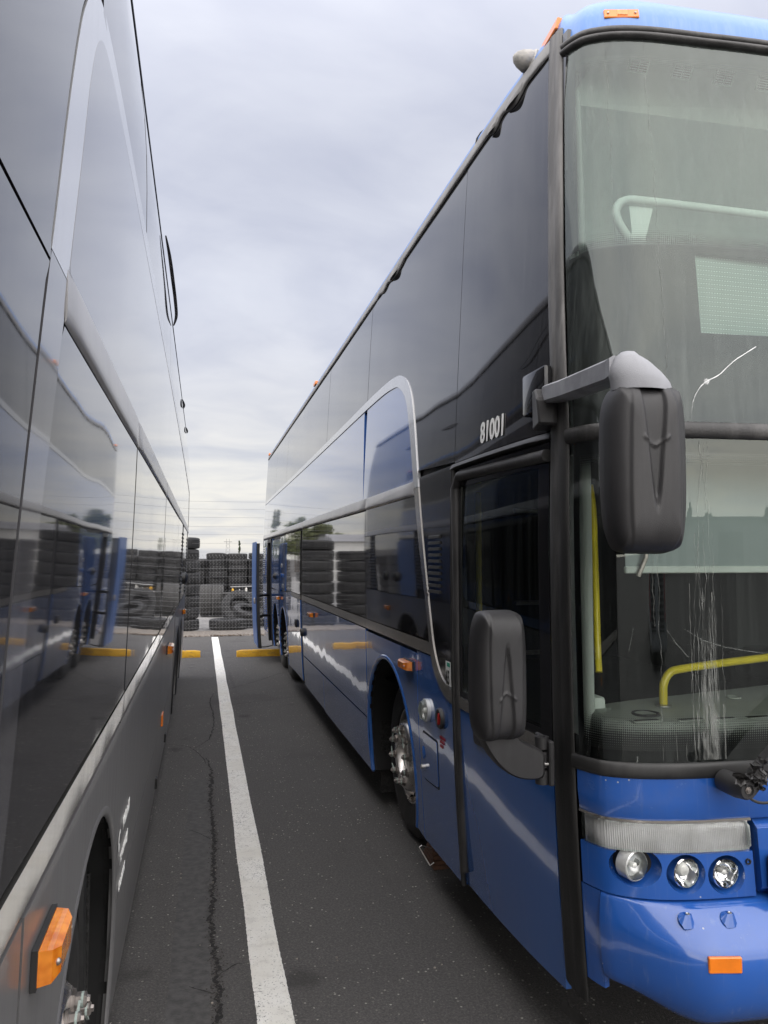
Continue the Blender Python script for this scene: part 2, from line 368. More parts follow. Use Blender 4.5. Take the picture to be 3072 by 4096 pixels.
def ledboard():
    k = NT("led_display"); c = k.coords()
    sp = k.n('ShaderNodeSeparateXYZ'); k.l(c, sp.inputs[0])
    def saw(s, p): return k.math('FRACT', k.math('DIVIDE', s, p))
    zx = saw(sp.outputs[2], .0155); xx = saw(sp.outputs[0], .0105)
    dot = k.math('MULTIPLY', k.math('LESS_THAN', k.math('ABSOLUTE', k.math('SUBTRACT', zx, .25)), .09), k.math('LESS_THAN', k.math('ABSOLUTE', k.math('SUBTRACT', xx, .5)), .26))
    band = k.ramp(zx, .35, .75)
    base = k.mix(band, (.32, .39, .36), (.40, .47, .43))
    base = k.mix(dot, base, (.85, .92, .88))
    return k.done(k.bsdf(base, .6))
M['led'] = ledboard()

def leaves(name, a, b):
    k = NT(name); c = k.coords(True)
    f = k.noise(c, 1.3, 4); 
    return k.done(k.bsdf(k.mix(k.ramp(f, .3, .7), a, b), .8))
M['leafdark'] = leaves("dark_foliage", (.018, .035, .014), (.05, .075, .03))
M['leafolive'] = leaves("olive_foliage", (.05, .065, .025), (.11, .12, .05))

# ------------------------------------------------------------------ object helpers
def link(o, parent=None):
    COL.objects.link(o)
    if parent is not None: o.parent = parent
    return o
def tag(o, label=None, cat=None, group=None, kind=None):
    if label: o['label'] = label
    if cat: o['category'] = cat
    if group: o['group'] = group
    if kind: o['kind'] = kind
    return o
def empty(name, loc=(0, 0, 0), parent=None):
    o = bpy.data.objects.new(name, None); o.location = loc; o.empty_display_size = .2
    return link(o, parent)
def meshobj(name, bm, mat, parent=None, base=None, smooth=True, angle=40, label=None):
    me = bpy.data.meshes.new(name)
    bm.normal_update()
    if smooth:
        for f in bm.faces: f.smooth = True
        ca = math.radians(angle)
        for ed in bm.edges:
            if len(ed.link_faces) == 2:
                if ed.link_faces[0].normal.angle(ed.link_faces[1].normal, 0) > ca: ed.smooth = False
    if base is not None:
        b = Vector(base)
        for v in bm.verts: v.co -= b
    bm.to_mesh(me); bm.free()
    me.materials.append(mat)
    o = bpy.data.objects.new(name, me)
    if label: o['label'] = label
    return link(o, parent)
def shared(name, src, parent=None, loc=(0, 0, 0), rot=(0, 0, 0), scale=(1, 1, 1)):
    o = bpy.data.objects.new(name, src.data); o.location = loc; o.rotation_euler = rot; o.scale = scale
    return link(o, parent)
def copytree(o, parent=None):
    c = o.copy(); COL.objects.link(c); c.parent = parent
    for ch in list(o.children): copytree(ch, c)
    return c
def bm_box(bm, lo, hi, bevel=0.0, mtx=None, seg=1):
    lo = Vector(lo); hi = Vector(hi)
    r = bmesh.ops.create_cube(bm, size=1.0)
    vs = r['verts']
    for v in vs: v.co = Vector(((lo[i] + hi[i]) / 2 + v.co[i] * (hi[i] - lo[i]) for i in range(3)))
    if bevel > 0:
        es = list({e for v in vs for e in v.link_edges})
        rr = bmesh.ops.bevel(bm, geom=es, offset=bevel, segments=seg, profile=.5, affect='EDGES')
        vs = list({v for f in rr['faces'] for v in f.verts} | {v for v in vs if v.is_valid})
    if mtx is not None:
        for v in vs: v.co = mtx @ v.co
    return vs
def bm_tube(bm, pts, r, n=8, cap=True):
    pts = [Vector(p) for p in pts]
    rs = r if isinstance(r, (list, tuple)) else [r] * len(pts)
    rings = []; up = None
    for i, p in enumerate(pts):
        t = (pts[min(i + 1, len(pts) - 1)] - pts[max(i - 1, 0)]).normalized()
        if up is None: up = t.orthogonal().normalized()
        up = (up - t * up.dot(t)).normalized(); sd_ = t.cross(up)
        rings.append([bm.verts.new(p + (up * math.cos(2 * PI * k / n) + sd_ * math.sin(2 * PI * k / n)) * rs[i]) for k in range(n)])
    for a, b in zip(rings, rings[1:]):
        for k in range(n): bm.faces.new((a[k], a[(k + 1) % n], b[(k + 1) % n], b[k]))
    if cap:
        bm.faces.new(rings[0][::-1]); bm.faces.new(rings[-1])
    return rings
def bm_lathe(bm, prof, n=32, axis='X', mtx=None, mod=None):
    """prof: (a, r) along the axis"""
    rings = []
    for j, (a, r) in enumerate(prof):
        ring = []
        for k in range(n):
            t = 2 * PI * k / n
            rr = r if mod is None else mod(j, k, r)
            p = {'X': (a, rr * math.cos(t), rr * math.sin(t)), 'Y': (rr * math.cos(t), a, rr * math.sin(t)), 'Z': (rr * math.cos(t), rr * math.sin(t), a)}[axis]
            p = Vector(p)
            if mtx is not None: p = mtx @ p
            ring.append(bm.verts.new(p))
        rings.append(ring)
    for a, b in zip(rings, rings[1:]):
        for k in range(n): bm.faces.new((a[k], a[(k + 1) % n], b[(k + 1) % n], b[k]))
    return rings
def fixn(bm): bmesh.ops.recalc_face_normals(bm, faces=bm.faces[:])
def smooth_pts(pts, sub=6):
    pts = [Vector(p) for p in pts]; out = []
    for i in range(len(pts) - 1):
        p0 = pts[max(i - 1, 0)]; p1 = pts[i]; p2 = pts[i + 1]; p3 = pts[min(i + 2, len(pts) - 1)]
        for k in range(sub):
            t = k / sub
            out.append(.5 * ((2 * p1) + (p2 - p0) * t + (2 * p0 - 5 * p1 + 4 * p2 - p3) * t * t + (3 * p1 - p0 - 3 * p2 + p3) * t ** 3))
    out.append(pts[-1]); return out
def s2(pts, sub=6): return [(p.x, p.y) for p in smooth_pts([(a, b, 0) for a, b in pts], sub)]
def rnd(poly, rads, n=5):
    """round polygon corners; rads: number or dict index->radius"""
    out = []; N = len(poly)
    for i, p in enumerate(poly):
        r = rads if isinstance(rads, (int, float)) else rads.get(i, 0)
        if r <= 0: out.append(p); continue
        p = Vector((p[0], p[1])); a = Vector(poly[i - 1][:2]); b = Vector(poly[(i + 1) % N][:2])
        u = (a - p); w = (b - p); r = min(r, u.length * .48, w.length * .48); u.normalize(); w.normalize()
        s, e_ = p + u * r, p + w * r
        for k in range(n + 1):
            t = k / n; q = s * (1 - t) ** 2 + p * 2 * t * (1 - t) + e_ * t * t
            out.append((q.x, q.y))
    return out
def rect(y0, y1, z0, z1, g=.004, r=0.0, n=4):
    p = [(y0 + g, z0 + g), (y1 - g, z0 + g), (y1 - g, z1 - g), (y0 + g, z1 - g)]
    return rnd(p, r, n) if r else p
def arch(yc, zc_, r, zb, n=22):
    """points from low y to high y over the wheel opening"""
    a0 = math.asin((zb - zc_) / r)
    return [(yc - r * math.cos(a0 + (PI - 2 * a0) * k / n), zc_ + r * math.sin(a0 + (PI - 2 * a0) * k / n)) for k in range(n + 1)]

# ------------------------------------------------------------------ bus frame
PLAN = [(0, .25), (.010, .205), (.025, .16), (.05, .115), (.10, .078), (.16, .05), (.24, .028), (.35, .012), (.5, .0), (.8, -.018), (1.25, -.03)]
PD = smooth_pts([(a, b, 0) for a, b in PLAN], 10)
PX = np.array([p.x for p in PD]); PY = np.array([p.y for p in PD])
class Bus:
    def __init__(s, cx, sg, ztab, atab, yoff, root):
        s.cx, s.sg, s.zt, s.at, s.yo, s.root = cx, sg, ztab, atab, yoff, root
        s.base = Vector(root.location); s.tap = 0.0
        d = smooth_pts([(z, a, 0) for z, a in zip(ztab, atab)], 8)
        s.zd = np.array([p.x for p in d]); s.ad = np.array([p.y for p in d])
    def A(s, z): return float(np.interp(z, s.zd, s.ad))
    def S(s, y, z, off=0.0, far=False):
        t = max(0.0, s.yo + 3.55 - y)
        a = s.A(z) + off - s.tap * t ** 3
        return Vector((s.cx + (-1 if far else 1) * s.sg * a, y, z))
    def yf(s, z): return s.yo + float(np.interp(z, [.3, .76, 1.15, 1.7, 2.24, 2.6, 2.9, 3.72, 3.9], [2.17, 2.155, 2.18, 2.19, 2.185, 2.21, 2.25, 2.385, 2.43]))
    def yc(s, z): return s.yo + float(np.interp(z, [.3, 1.2, 2.24, 2.5, 2.9, 3.72, 3.9], [2.41, 2.41, 2.42, 2.46, 2.51, 2.575, 2.60]))
    def _f(s, dx, z):
        h = s.A(z) - .032
        d = min(dx, 2.5 - dx)
        k = (s.yc(z) - s.yf(z)) / .25
        y = s.yf(z) + float(np.interp(d, PX, PY)) * (k if np.interp(d, PX, PY) > 0 else 1)
        a = h * (1 - d / 1.25)
        if dx > 1.25: a = -a
        return Vector((s.cx + s.sg * a, y, z))
    def F(s, dx, z, off=0.0):
        p = s._f(dx, z)
        if off:
            e0 = s._f(max(dx - .004, 0), z); e1 = s._f(min(dx + .004, 2.5), z)
            t = (e1 - e0); n = Vector((t.y, -t.x, 0)).normalized()
            if n.y > 0 and abs(n.y) > abs(n.x) : n = -n
            if abs(n.x) >= abs(n.y):
                want = s.sg * (1 if dx < 1.25 else -1)
                if n.x * want < 0: n = -n
            p = p + n * off
        return p

def panel(B, name, poly, mat, off=0.0, depth=.02, parent=None, far=False, dz=.13, tilt=.0010, label=None, lean=0.0):
    bm = bmesh.new()
    vs = [bm.verts.new((y, z, 0)) for y, z in poly]
    f = bm.faces.new(vs); f.normal_update()
    bmesh.ops.triangulate(bm, faces=[f], ngon_method='EAR_CLIP')
    z0 = min(p[1] for p in poly); z1 = max(p[1] for p in poly)
    z = (math.floor(z0 / dz) + 1) * dz
    while z < z1 - .01:
        if z > z0 + .01:
            bmesh.ops.bisect_plane(bm, geom=bm.verts[:] + bm.edges[:] + bm.faces[:], plane_co=(0, z, 0), plane_no=(0, 1, 0), dist=1e-6)
        z += dz
    if B.tap and not far:
        for yy in (2.6, 2.68, 2.76, 2.86, 2.98, 3.12, 3.3):
            if min(p[0] for p in poly) < yy - .005 and max(p[0] for p in poly) > yy + .005:
                bmesh.ops.bisect_plane(bm, geom=bm.verts[:] + bm.edges[:] + bm.faces[:], plane_co=(yy, 0, 0), plane_no=(1, 0, 0), dist=1e-6)
    bd = [e_ for e_ in bm.edges if len(e_.link_faces) == 1]
    for e_ in bd: e_.smooth = False
    bmesh.ops.recalc_face_normals(bm, faces=bm.faces[:])
    r = bmesh.ops.extrude_edge_only(bm, edges=bd)
    for v in [g for g in r['geom'] if isinstance(g, bmesh.types.BMVert)]: v.co.z = -1
    ta, tb = random.uniform(-tilt, tilt), random.uniform(-tilt, tilt)
    ym = sum(p[0] for p in poly) / len(poly); zm = sum(p[1] for p in poly) / len(poly)
    front = [fc for fc in bm.faces if all(abs(v.co.z) < .5 for v in fc.verts)]
    fl = {v: v.co.z for v in bm.verts}
    for v in bm.verts:
        y, z = v.co.x, v.co.y
        o = off + depth * fl[v] + max(-.004, min(.004, ta * (y - ym) + tb * (z - zm))) + lean * (z - zm)
        v.co = B.S(y, z, o, far)
    bm.normal_update()
    if front and sum((fc.normal.x * fc.calc_area() for fc in front)) * B.sg * (-1 if far else 1) < 0:
        bmesh.ops.reverse_faces(bm, faces=bm.faces[:])
    fs = set(front)
    for fc in bm.faces: fc.smooth = True
    isf = [fc in fs for fc in bm.faces]
    me = bpy.data.meshes.new(name)
    co = [v.co.copy() for v in bm.verts]
    for v in bm.verts: v.co -= B.base
    bm.to_mesh(me); bm.free(); me.materials.append(mat)
    # true surface normals, so that reflections run on smoothly over the pane
    def nrm(p):
        t = max(0.0, B.yo + 3.55 - p.y); h = .06
        dz_ = (B.A(p.z + h) - B.A(p.z - h)) / (2 * h) + tb + lean; dy_ = 3 * B.tap * t * t + ta
        return Vector((B.sg * (-1 if far else 1), -dy_, -dz_)).normalized()
    ln_ = []
    for pl, fr_ in zip(me.polygons, isf):
        for vi in pl.vertices: ln_.append(nrm(co[vi]) if fr_ else pl.normal.copy())
    me.normals_split_custom_set(ln_)
    o = bpy.data.objects.new(name, me)
    if label: o['label'] = label
    return link(o, parent or B.root)

def molding(B, name, y0, y1, z0, z1, bulge, mat, wob=0.0, off=0.0, parent=None, seg=.12, droop=None, seed=0):
    """half-round strip running along the side"""
    bm = bmesh.new(); n = max(2, int(abs(y1 - y0) / seg)); m = 7; rings = []
    for i in range(n + 1):
        y = y0 + (y1 - y0) * i / n
        w = wob * mnoise.noise(Vector((y * 3.1, seed, 0))) if wob else 0
        w2 = wob * mnoise.noise(Vector((y * 2.3, seed + 9, 3))) if wob else 0
        zz0, zz1 = z0 + w * .5, z1 + w2 * .4
        if droop: zz0 += droop(y)
        tp = .4 + .6 * min(1, min(y - y0, y1 - y) / .10)
        rings.append([bm.verts.new(B.S(y, zz0 + (zz1 - zz0) * v, off + bulge * tp * o_ * (1 + (w * 14 * mnoise.noise(Vector((y * 13, v * 3, seed))) if wob else 0)))) for v, o_ in ((0, -.15), (.05, .75), (.16, 1.0), (.35, .92), (.62, .62), (.86, .34), (1, .05))])
    for a, b in zip(rings, rings[1:]):
        for k in range(m - 1): bm.faces.new((a[k], a[k + 1], b[k + 1], b[k]))
    bm.faces.new(rings[0]); bm.faces.new(rings[-1][::-1]); fixn(bm)
    return meshobj(name, bm, mat, parent or B.root, B.base, angle=60)

def dxs(d0, d1, fine=.02):
    out = [d0]; d = d0
    while d < d1 - 1e-6:
        e_ = min(d, 2.5 - d)
        st = .006 if e_ < .05 else (.015 if e_ < .15 else (.03 if e_ < .35 else .09))
        d = min(d + min(st, fine * 4), d1); out.append(d)
    if len(out) > 2 and out[-1] - out[-2] < 1e-4: out.pop(-2)
    return out
def patch(B, name, d0, d1, zlo, zhi, mat, off=0.0, depth=.015, nz=4, bulge=0.0, parent=None, rows=None, D=None, offf=None, label=None, pw=.6):
    """piece of the front skin between two lateral positions and two heights"""
    bm = bmesh.new(); D = D or dxs(d0, d1)
    fz = lambda g, d: g(d) if callable(g) else g
    grid = []
    R = rows if rows is not None else [(k / nz, 0.0) for k in range(nz + 1)]
    for d in D:
        a, b = fz(zlo, d), fz(zhi, d); c = []
        for v, ro in R:
            o = off + ro * (offf(d) if (offf and rows is not None) else 1.0) + bulge * (math.sin(PI * v) ** pw if 0 < v < 1 else 0)
            if offf and rows is None: o += offf(d)
            c.append(bm.verts.new(B.F(d, a + (b - a) * v, o)))
        grid.append(c)
    fr = []
    for a, b in zip(grid, grid[1:]):
        for k in range(len(R) - 1): fr.append(bm.faces.new((a[k], a[k + 1], b[k + 1], b[k])))
    if depth:
        bd = [e_ for e_ in bm.edges if len(e_.link_faces) == 1]
        r = bmesh.ops.extrude_edge_only(bm, edges=bd)
        nv = [g for g in r['geom'] if isinstance(g, bmesh.types.BMVert)]
        key = {}
        for gi, c in enumerate(grid):
            for v in c: key[tuple(round(x, 6) for x in v.co)] = D[gi]
        for v in nv:
            d = key[tuple(round(x, 6) for x in v.co)]
            n_ = B.F(d, v.co.z, 1.0) - B.F(d, v.co.z, 0.0)
            v.co -= n_ * depth
    fixn(bm)
    bm.normal_update()
    if sum(f.normal.y * f.calc_area() for f in fr) > 0: bmesh.ops.reverse_faces(bm, faces=bm.faces[:])
    return meshobj(name, bm, mat, parent or B.root, B.base, angle=50, label=label)

def text_obj(B, name, txt, y, z, size, mat, squeeze=.7, off=.003, parent=None, thick=.0, shear=0.0):
    cu = bpy.data.curves.new(name, 'FONT'); cu.body = txt; cu.size = size; cu.extrude = .0008; cu.offset = thick; cu.align_x = 'LEFT'
    cu.shear = shear; cu.resolution_u = 3
    t = bpy.data.objects.new(name, cu); COL.objects.link(t)
    bpy.context.view_layer.update()
    me = bpy.data.meshes.new_from_object(t.evaluated_get(bpy.context.evaluated_depsgraph_get()))
    COL.objects.unlink(t); bpy.data.objects.remove(t)
    d = 1 if B.sg > 0 else -1          # reading direction along Y
    for v in me.vertices:
        x, h, e_ = v.co
        v.co = B.S(y + d * x * squeeze, z + h, off + e_) - B.base
    me.materials.clear(); me.materials.append(mat)
    o = bpy.data.objects.new(name, me)
    return link(o, parent or B.root)

# ------------------------------------------------------------------ setting
def sheet(name, x0, x1, y0, y1, z, mat, nx=1, ny=1, kind='structure'):
    bm = bmesh.new()
    g = [[bm.verts.new((x0 + (x1 - x0) * i / nx, y0 + (y1 - y0) * j / ny, z)) for j in range(ny + 1)] for i in range(nx + 1)]
    for i in range(nx):
        for j in range(ny): bm.faces.new((g[i][j], g[i + 1][j], g[i + 1][j + 1], g[i][j + 1]))
    o = meshobj(name, bm, mat, smooth=False); o['kind'] = kind
    return o
tag(sheet("parking_lot", -400, 400, -400, 600, 0, M['asphalt']), "dark worn asphalt of the parking lot")
tag(sheet("yard_ground", -60, 60, 19.55, 70, .006, M['yard']), "pale concrete yard floor behind the chain link fence")

def ribbon(name, pts, width, z, mat, jit=0.0, step=.03, parent=None, ends=1.0):
    pts = smooth_pts([(x, y, 0) for x, y in pts], 10)
    dense = []
    for a, b in zip(pts, pts[1:]):
        n = max(1, int((b - a).length / step))
        for k in range(n): dense.append(a.lerp(b, k / n))
    dense.append(pts[-1])
    bm = bmesh.new(); prev = None; N = len(dense)
    for i, p in enumerate(dense):
        t = (dense[min(i + 1, N - 1)] - dense[max(i - 1, 0)]).normalized(); s = Vector((-t.y, t.x, 0))
        w = width * (1 if ends == 1 else max(.15, min(1, min(i, N - 1 - i) / (N * .12))))
        c = p + s * (jit * 1.3 * mnoise.noise(p * 9) + jit * .9 * mnoise.noise(p * 31))
        wl = w * .5 + (jit * random.uniform(-.7, .7)); wr = w * .5 + (jit * random.uniform(-.7, .7))
        wl, wr = max(wl, .0015), max(wr, .0015)
        v = (bm.verts.new((c.x + s.x * wl, c.y + s.y * wl, z)), bm.verts.new((c.x - s.x * wr, c.y - s.y * wr, z)))
        if prev: bm.faces.new((prev[0], prev[1], v[1], v[0]))
        prev = v
    bmesh.ops.recalc_face_normals(bm, faces=bm.faces[:])
    for f in bm.faces:
        if f.normal.z < 0: f.normal_flip()
    o = meshobj(name, bm, mat, parent, smooth=False); return o
def painted(name, x, y0, y1, w, z=.004):
    bm = bmesh.new(); n = int((y1 - y0) / .012); prev = None
    n = min(n, 1700)
    for i in range(n + 1):
        y = y0 + (y1 - y0) * i / n
        a = x - w / 2 + random.uniform(-.0014, .0014) + .007 * mnoise.noise(Vector((y * 1.1, 3, 0))); b = x + w / 2 + random.uniform(-.0014, .0014) + .007 * mnoise.noise(Vector((y * .9, 8, 0)))
        v = (bm.verts.new((a, y, z)), bm.verts.new((b, y, z)))
        if prev: bm.faces.new((prev[0], prev[1], v[1], v[0]))
        prev = v
    o = meshobj(name, bm, M['line'], smooth=False); o['kind'] = 'structure'; return o
painted("parking_line", .305, -3.0, 18.2, .145)["label"] = "white painted bay line running between the two coaches"
for xx in (4.0, 7.7, -3.4, 11.4): painted("parking_line", xx, -24, -13.5, .14)["label"] = "white bay line across the aisle"
for nm, pts, w, j in [
    ("asphalt_crack", [(.085, 2.2), (.075, 3.0), (.09, 3.5), (.07, 4.0), (.085, 4.6), (.10, 5.3), (.085, 6.0), (.10, 6.8), (.06, 7.3)], .020, .013),
    ("asphalt_crack", [(-.29, 7.9), (-.1, 7.75), (.02, 7.35), (.06, 7.1)], .008, .004),
    ("asphalt_crack", [(-.05, 7.7), (.08, 8.0), (.14, 8.6), (.15, 9.3), (.12, 10.1), (.17, 10.7)], .012, .009),
    ("asphalt_crack", [(.17, 10.7), (.45, 11.1), (.8, 11.6), (1.3, 12.4), (1.9, 12.9)], .010, .005),
    ("asphalt_crack", [(-.28, 9.75), (0., 9.7), (.22, 9.75), (.6, 9.95), (1.25, 10.2), (1.8, 10.3)], .007, .004),
    ("asphalt_crack", [(.09, 5.2), (.0, 5.35), (-.06, 5.42)], .005, .003),
    ("asphalt_crack", [(.10, 3.55), (.17, 3.62), (.2, 3.62)], .004, .003),
    ("asphalt_crack", [(.07, 3.4), (-.03, 3.48)], .004, .003)]:
    o = ribbon(nm, pts, w, .002, M['crack'], j, .012, ends=.5); o['kind'] = 'structure'; o['label'] = "dark ragged crack in the asphalt"

MAINC = smooth_pts([(x, y, 0) for x, y in [(.085, 2.2), (.075, 3.0), (.09, 3.5), (.07, 4.0), (.085, 4.6), (.10, 5.3), (.085, 6.0), (.10, 6.8)]], 10)
bm = bmesh.new(); rc = random.Random(9)
for i in range(1500):
    p_ = MAINC[rc.randrange(len(MAINC) - 1)]; q_ = p_ + Vector((rc.gauss(0, .017), rc.uniform(-.06, .06), 0)); s_ = rc.uniform(.0015, .0058)
    bmesh.ops.create_icosphere(bm, subdivisions=1, radius=1, matrix=Matrix.Translation((q_.x, q_.y, s_ * .3)) @ Matrix.Rotation(rc.random() * 6, 4, 'Z') @ Matrix.Diagonal((s_, s_ * .7, s_ * .6, 1)))
o = meshobj("crack_rubble", bm, M['rubble'], smooth=False); o['kind'] = 'stuff'; o['label'] = "crumbled asphalt bits along the long crack"
o = ribbon("sealcoat_band", [(-.02, 2.0), (-.03, 3.2), (-.02, 4.3), (.0, 5.4), (.01, 6.6)], .17, .0012, M['sealcoat'], .006, .02); o['kind'] = 'structure'; o['label'] = "slightly darker sealed band of asphalt along the crack"
# verge strip at the foot of the fence: gravel base, pebbles, leaf debris
bm = bmesh.new(); n = 160; prev = None
for i in range(n + 1):
    x = -9 + 18 * i / n
    a = 18.35 + .06 * mnoise.noise(Vector((x * 2, 0, 0))) + random.uniform(-.015, .015)
    row = [bm.verts.new((x, a, .003)), bm.verts.new((x, a + .10, .03 + random.uniform(0, .012))), bm.verts.new((x, 19.0, .035 + random.uniform(0, .01))), bm.verts.new((x, 19.62, .02))]
    if prev:
        for k in range(3): bm.faces.new((prev[k], row[k], row[k + 1], prev[k + 1]))
    prev = row
o = meshobj("gravel_verge", bm, M['verge'], smooth=False); o['kind'] = 'structure'; o['label'] = "narrow pale gravel strip along the foot of the fence"
for nm, mat, cnt, y0, y1, sz, lab in [("verge_gravel", M['stone'], 900, 18.4, 19.3, .02, "loose pale pebbles along the fence foot"), ("leaf_debris", M['debris'], 700, 18.28, 18.62, .022, "brown leaf litter gathered at the edge of the gravel strip")]:
    bm = bmesh.new()
    for i in range(cnt):
        x = random.uniform(-3.5, 4.5); y = random.uniform(y0, y1); s = sz * random.uniform(.4, 1.3)
        m = Matrix.Translation((x, y, .03 if nm == "verge_gravel" else .012 + .02 * random.random())) @ Matrix.Rotation(random.random() * 6, 4, 'Z') @ Matrix.Diagonal((s, s * random.uniform(.5, 1), s * .5, 1))
        bmesh.ops.create_icosphere(bm, subdivisions=1 if nm == "verge_gravel" else 1, radius=1, matrix=m)
    o = meshobj(nm, bm, mat, smooth=False); o['kind'] = 'stuff'; o['label'] = lab
# scattered grit on the asphalt
bm = bmesh.new()
for i in range(260):
    x = random.uniform(-.25, 1.3); y = random.uniform(2.6, 14); s = random.uniform(.002, .006)
    bmesh.ops.create_icosphere(bm, subdivisions=1, radius=1, matrix=Matrix.Translation((x, y, s * .5)) @ Matrix.Diagonal((s, s, s * .7, 1)))
o = meshobj("asphalt_grit", bm, M['stone'], smooth=False); o['kind'] = 'stuff'; o['label'] = "loose pale grit scattered over the asphalt"

# wheel stops
def wheel_stop(x0, x1, y, label):
    r = empty("wheel_stop", ((x0 + x1) / 2, y, 0)); tag(r, label, "wheel stop", "yellow wheel stops")
    bm = bmesh.new(); L = (x1 - x0) / 2; n = 18; rings = []
    for i in range(n + 1):
        x = -L + 2 * L * i / n; e_ = .015 if i in (0, n) else 0
        j = .003 * mnoise.noise(Vector((x * 7, y, 1)))
        rings.append([bm.verts.new((x, yy, zz)) for yy, zz in ((-.08, 0), (-.08 + j, .055 - e_), (-.055 + j, .115 - e_ + j), (.055, .118 - e_ + j), (.08, .05 - e_), (.08, 0))])
    for a, b in zip(rings, rings[1:]):
        for k in range(5): bm.faces.new((a[k], a[k + 1], b[k + 1], b[k]))
    bm.faces.new(rings[0][::-1]); bm.faces.new(rings[-1]); fixn(bm)
    meshobj("curb_block", bm, M['yellow'], r, angle=25)
    for sx in (-L * .7, L * .7):
        bm = bmesh.new(); bm_lathe(bm, [(.105, .001), (.122, .012), (.116, .018), (.10, .018)], 10, 'Z', Matrix.Translation((sx, 0, 0)))
        meshobj("anchor_pin", bm, M['nut'], r)
wheel_stop(-1.84, -.01, 14.68, "yellow concrete wheel stop beside the grey coach")
wheel_stop(.64, 2.47, 14.55, "yellow concrete wheel stop at the blue coach's rear wheels")

# chain link fence
fr = empty("chain_link_fence", (0, 19.25, 0)); tag(fr, "galvanised chain link fence across the end of the lot", "fence")
bm = bmesh.new(); p = .079; X0, X1 = -5.6, 6.4
def wire(bm, a, b, r):
    a, b = Vector(a), Vector(b); t = (b - a).normalized(); u = t.orthogonal().normalized(); w = t.cross(u)
    A_ = [bm.verts.new(a + (u * math.cos(k * 2.0944) + w * math.sin(k * 2.0944)) * r) for k in range(3)]; B_ = [bm.verts.new(b + (u * math.cos(k * 2.0944) + w * math.sin(k * 2.0944)) * r) for k in range(3)]
    for k in range(3): bm.faces.new((A_[k], A_[(k + 1) % 3], B_[(k + 1) % 3], B_[k]))
nw = int((X1 - X0) / p)
for i in range(nw):
    x = X0 + i * p; z = .05; k = 0
    sag = .006 * mnoise.noise(Vector((x * .8, 0, 0)))
    while z < 1.84:
        xa = x + (0 if k % 2 == 0 else p / 2); xb = x + (p / 2 if k % 2 == 0 else 0)
        off = .003 if k % 2 else -.003
        wire(bm, (xa, off, z + sag), (xb, -off, z + sag + p / 2), .0020); z += p / 2; k += 1
    # twisted knuckle at the top
    xe = x + (0 if k % 2 == 0 else p / 2)
    wire(bm, (xe - .006, 0, z + sag), (xe + .004, 0, z + sag + .03), .0026)
    wire(bm, (xe + .006, 0, z + sag), (xe - .004, 0, z + sag + .03), .0026)
o = meshobj("wire_mesh", bm, M['fence'], fr, smooth=False); o['kind'] = 'stuff'
for x in (-4.4, -1.95, 1.95, 4.6):
    bm = bmesh.new(); bm_lathe(bm, [(0, .03), (1.86, .03), (1.90, .022), (1.92, .001)], 12, 'Z', Matrix.Translation((x, .035, 0)))
    meshobj("post", bm, M['fence'], fr)
for z in (.12, 1.78):
    bm = bmesh.new(); wire(bm, (X0, .006, z), (X1, .006, z), .003); meshobj("tension_wire", bm, M['fence'], fr, smooth=False)
er = empty("electric_fence", (0, 19.75, 0)); tag(er, "tall wire security fence with many horizontal strands behind the chain link", "wire fence")
for x in (-6.2, -2.3, 2.6, 6.6):
    bm = bmesh.new(); bm_lathe(bm, [(0, .025), (3.3, .025), (3.32, .001)], 8, 'Z', Matrix.Translation((x, 0, 0))); meshobj("post", bm, M['bench'], er)
for z in [.1, .19, .29, .4, .49, .61, .73, .83, .95, 1.16, 1.36, 1.57, 1.77, 1.98, 2.2, 2.42, 2.62, 2.85, 3.06, 3.25]:
    bm = bmesh.new()
    for xa, xb in ((-6.2, -2.3), (-2.3, 2.6), (2.6, 6.6)):
        for k in range(4):
            t0, t1 = k / 4, (k + 1) / 4; sg_ = lambda t: -.02 * 4 * t * (1 - t)
            wire(bm, (xa + (xb - xa) * t0, 0, z + sg_(t0)), (xa + (xb - xa) * t1, 0, z + sg_(t1)), .0028)
    meshobj("wire", bm, M['fencewire'], er, smooth=False)

# ------------------------------------------------------------------ tyres
def tyre_mesh(name, R, w, mat, n=40, rim=.56, grooves=4, blocks=.010):
    """tyre lying flat, axis Z, bottom at z=0"""
    prof = []; ri = R * rim
    prof += [(.10 * w, ri * .98), (.04 * w, ri * 1.02), (0, ri * 1.15), (.0, R * .80), (.05 * w, R * .93), (.10 * w, R * .975)]
    a0, a1 = .10 * w, .90 * w; seg = (a1 - a0) / (grooves + 1); crown = lambda a: R - .02 * R * abs((a - w / 2) / (w / 2)) ** 2
    tread = []
    for g in range(grooves + 1):
        s, e_ = a0 + g * seg, a0 + (g + 1) * seg; gw = seg * .13
        if g > 0: prof.append((s + gw, crown(s) - .016)); prof.append((s + gw, crown(s))); tread.append(len(prof) - 1)
        if g < grooves: prof.append((e_ - gw, crown(e_))); tread.append(len(prof) - 1); prof.append((e_ - gw, crown(e_) - .016))
    prof += [(.90 * w, R * .975), (.95 * w, R * .93), (w, R * .80), (w, ri * 1.15), (.96 * w, ri * 1.02), (.90 * w, ri * .98)]
    bm = bmesh.new()
    sh = {5, 4, len(prof) - 6, len(prof) - 5}
    bm_lathe(bm, prof, n, 'Z', None, lambda j, k, r: r - (blocks if (k % 2 and j in sh) else 0) - (blocks * .35 if (k % 3 == 0 and j in tread) else 0))
    # inner liner
    rings = bm_lathe(bm, [(.10 * w, ri * .98), (.10 * w, R * .86), (.90 * w, R * .86), (.90 * w, ri * .98)], n, 'Z')
    fixn(bm)
    o = meshobj(name, bm, mat, angle=28)
    return o
big = tyre_mesh("tyre", .51, .288, M['oldtyre'])
small = tyre_mesh("tyre", .338, .200, M['oldtyre'], 30, .60, 3, .006)
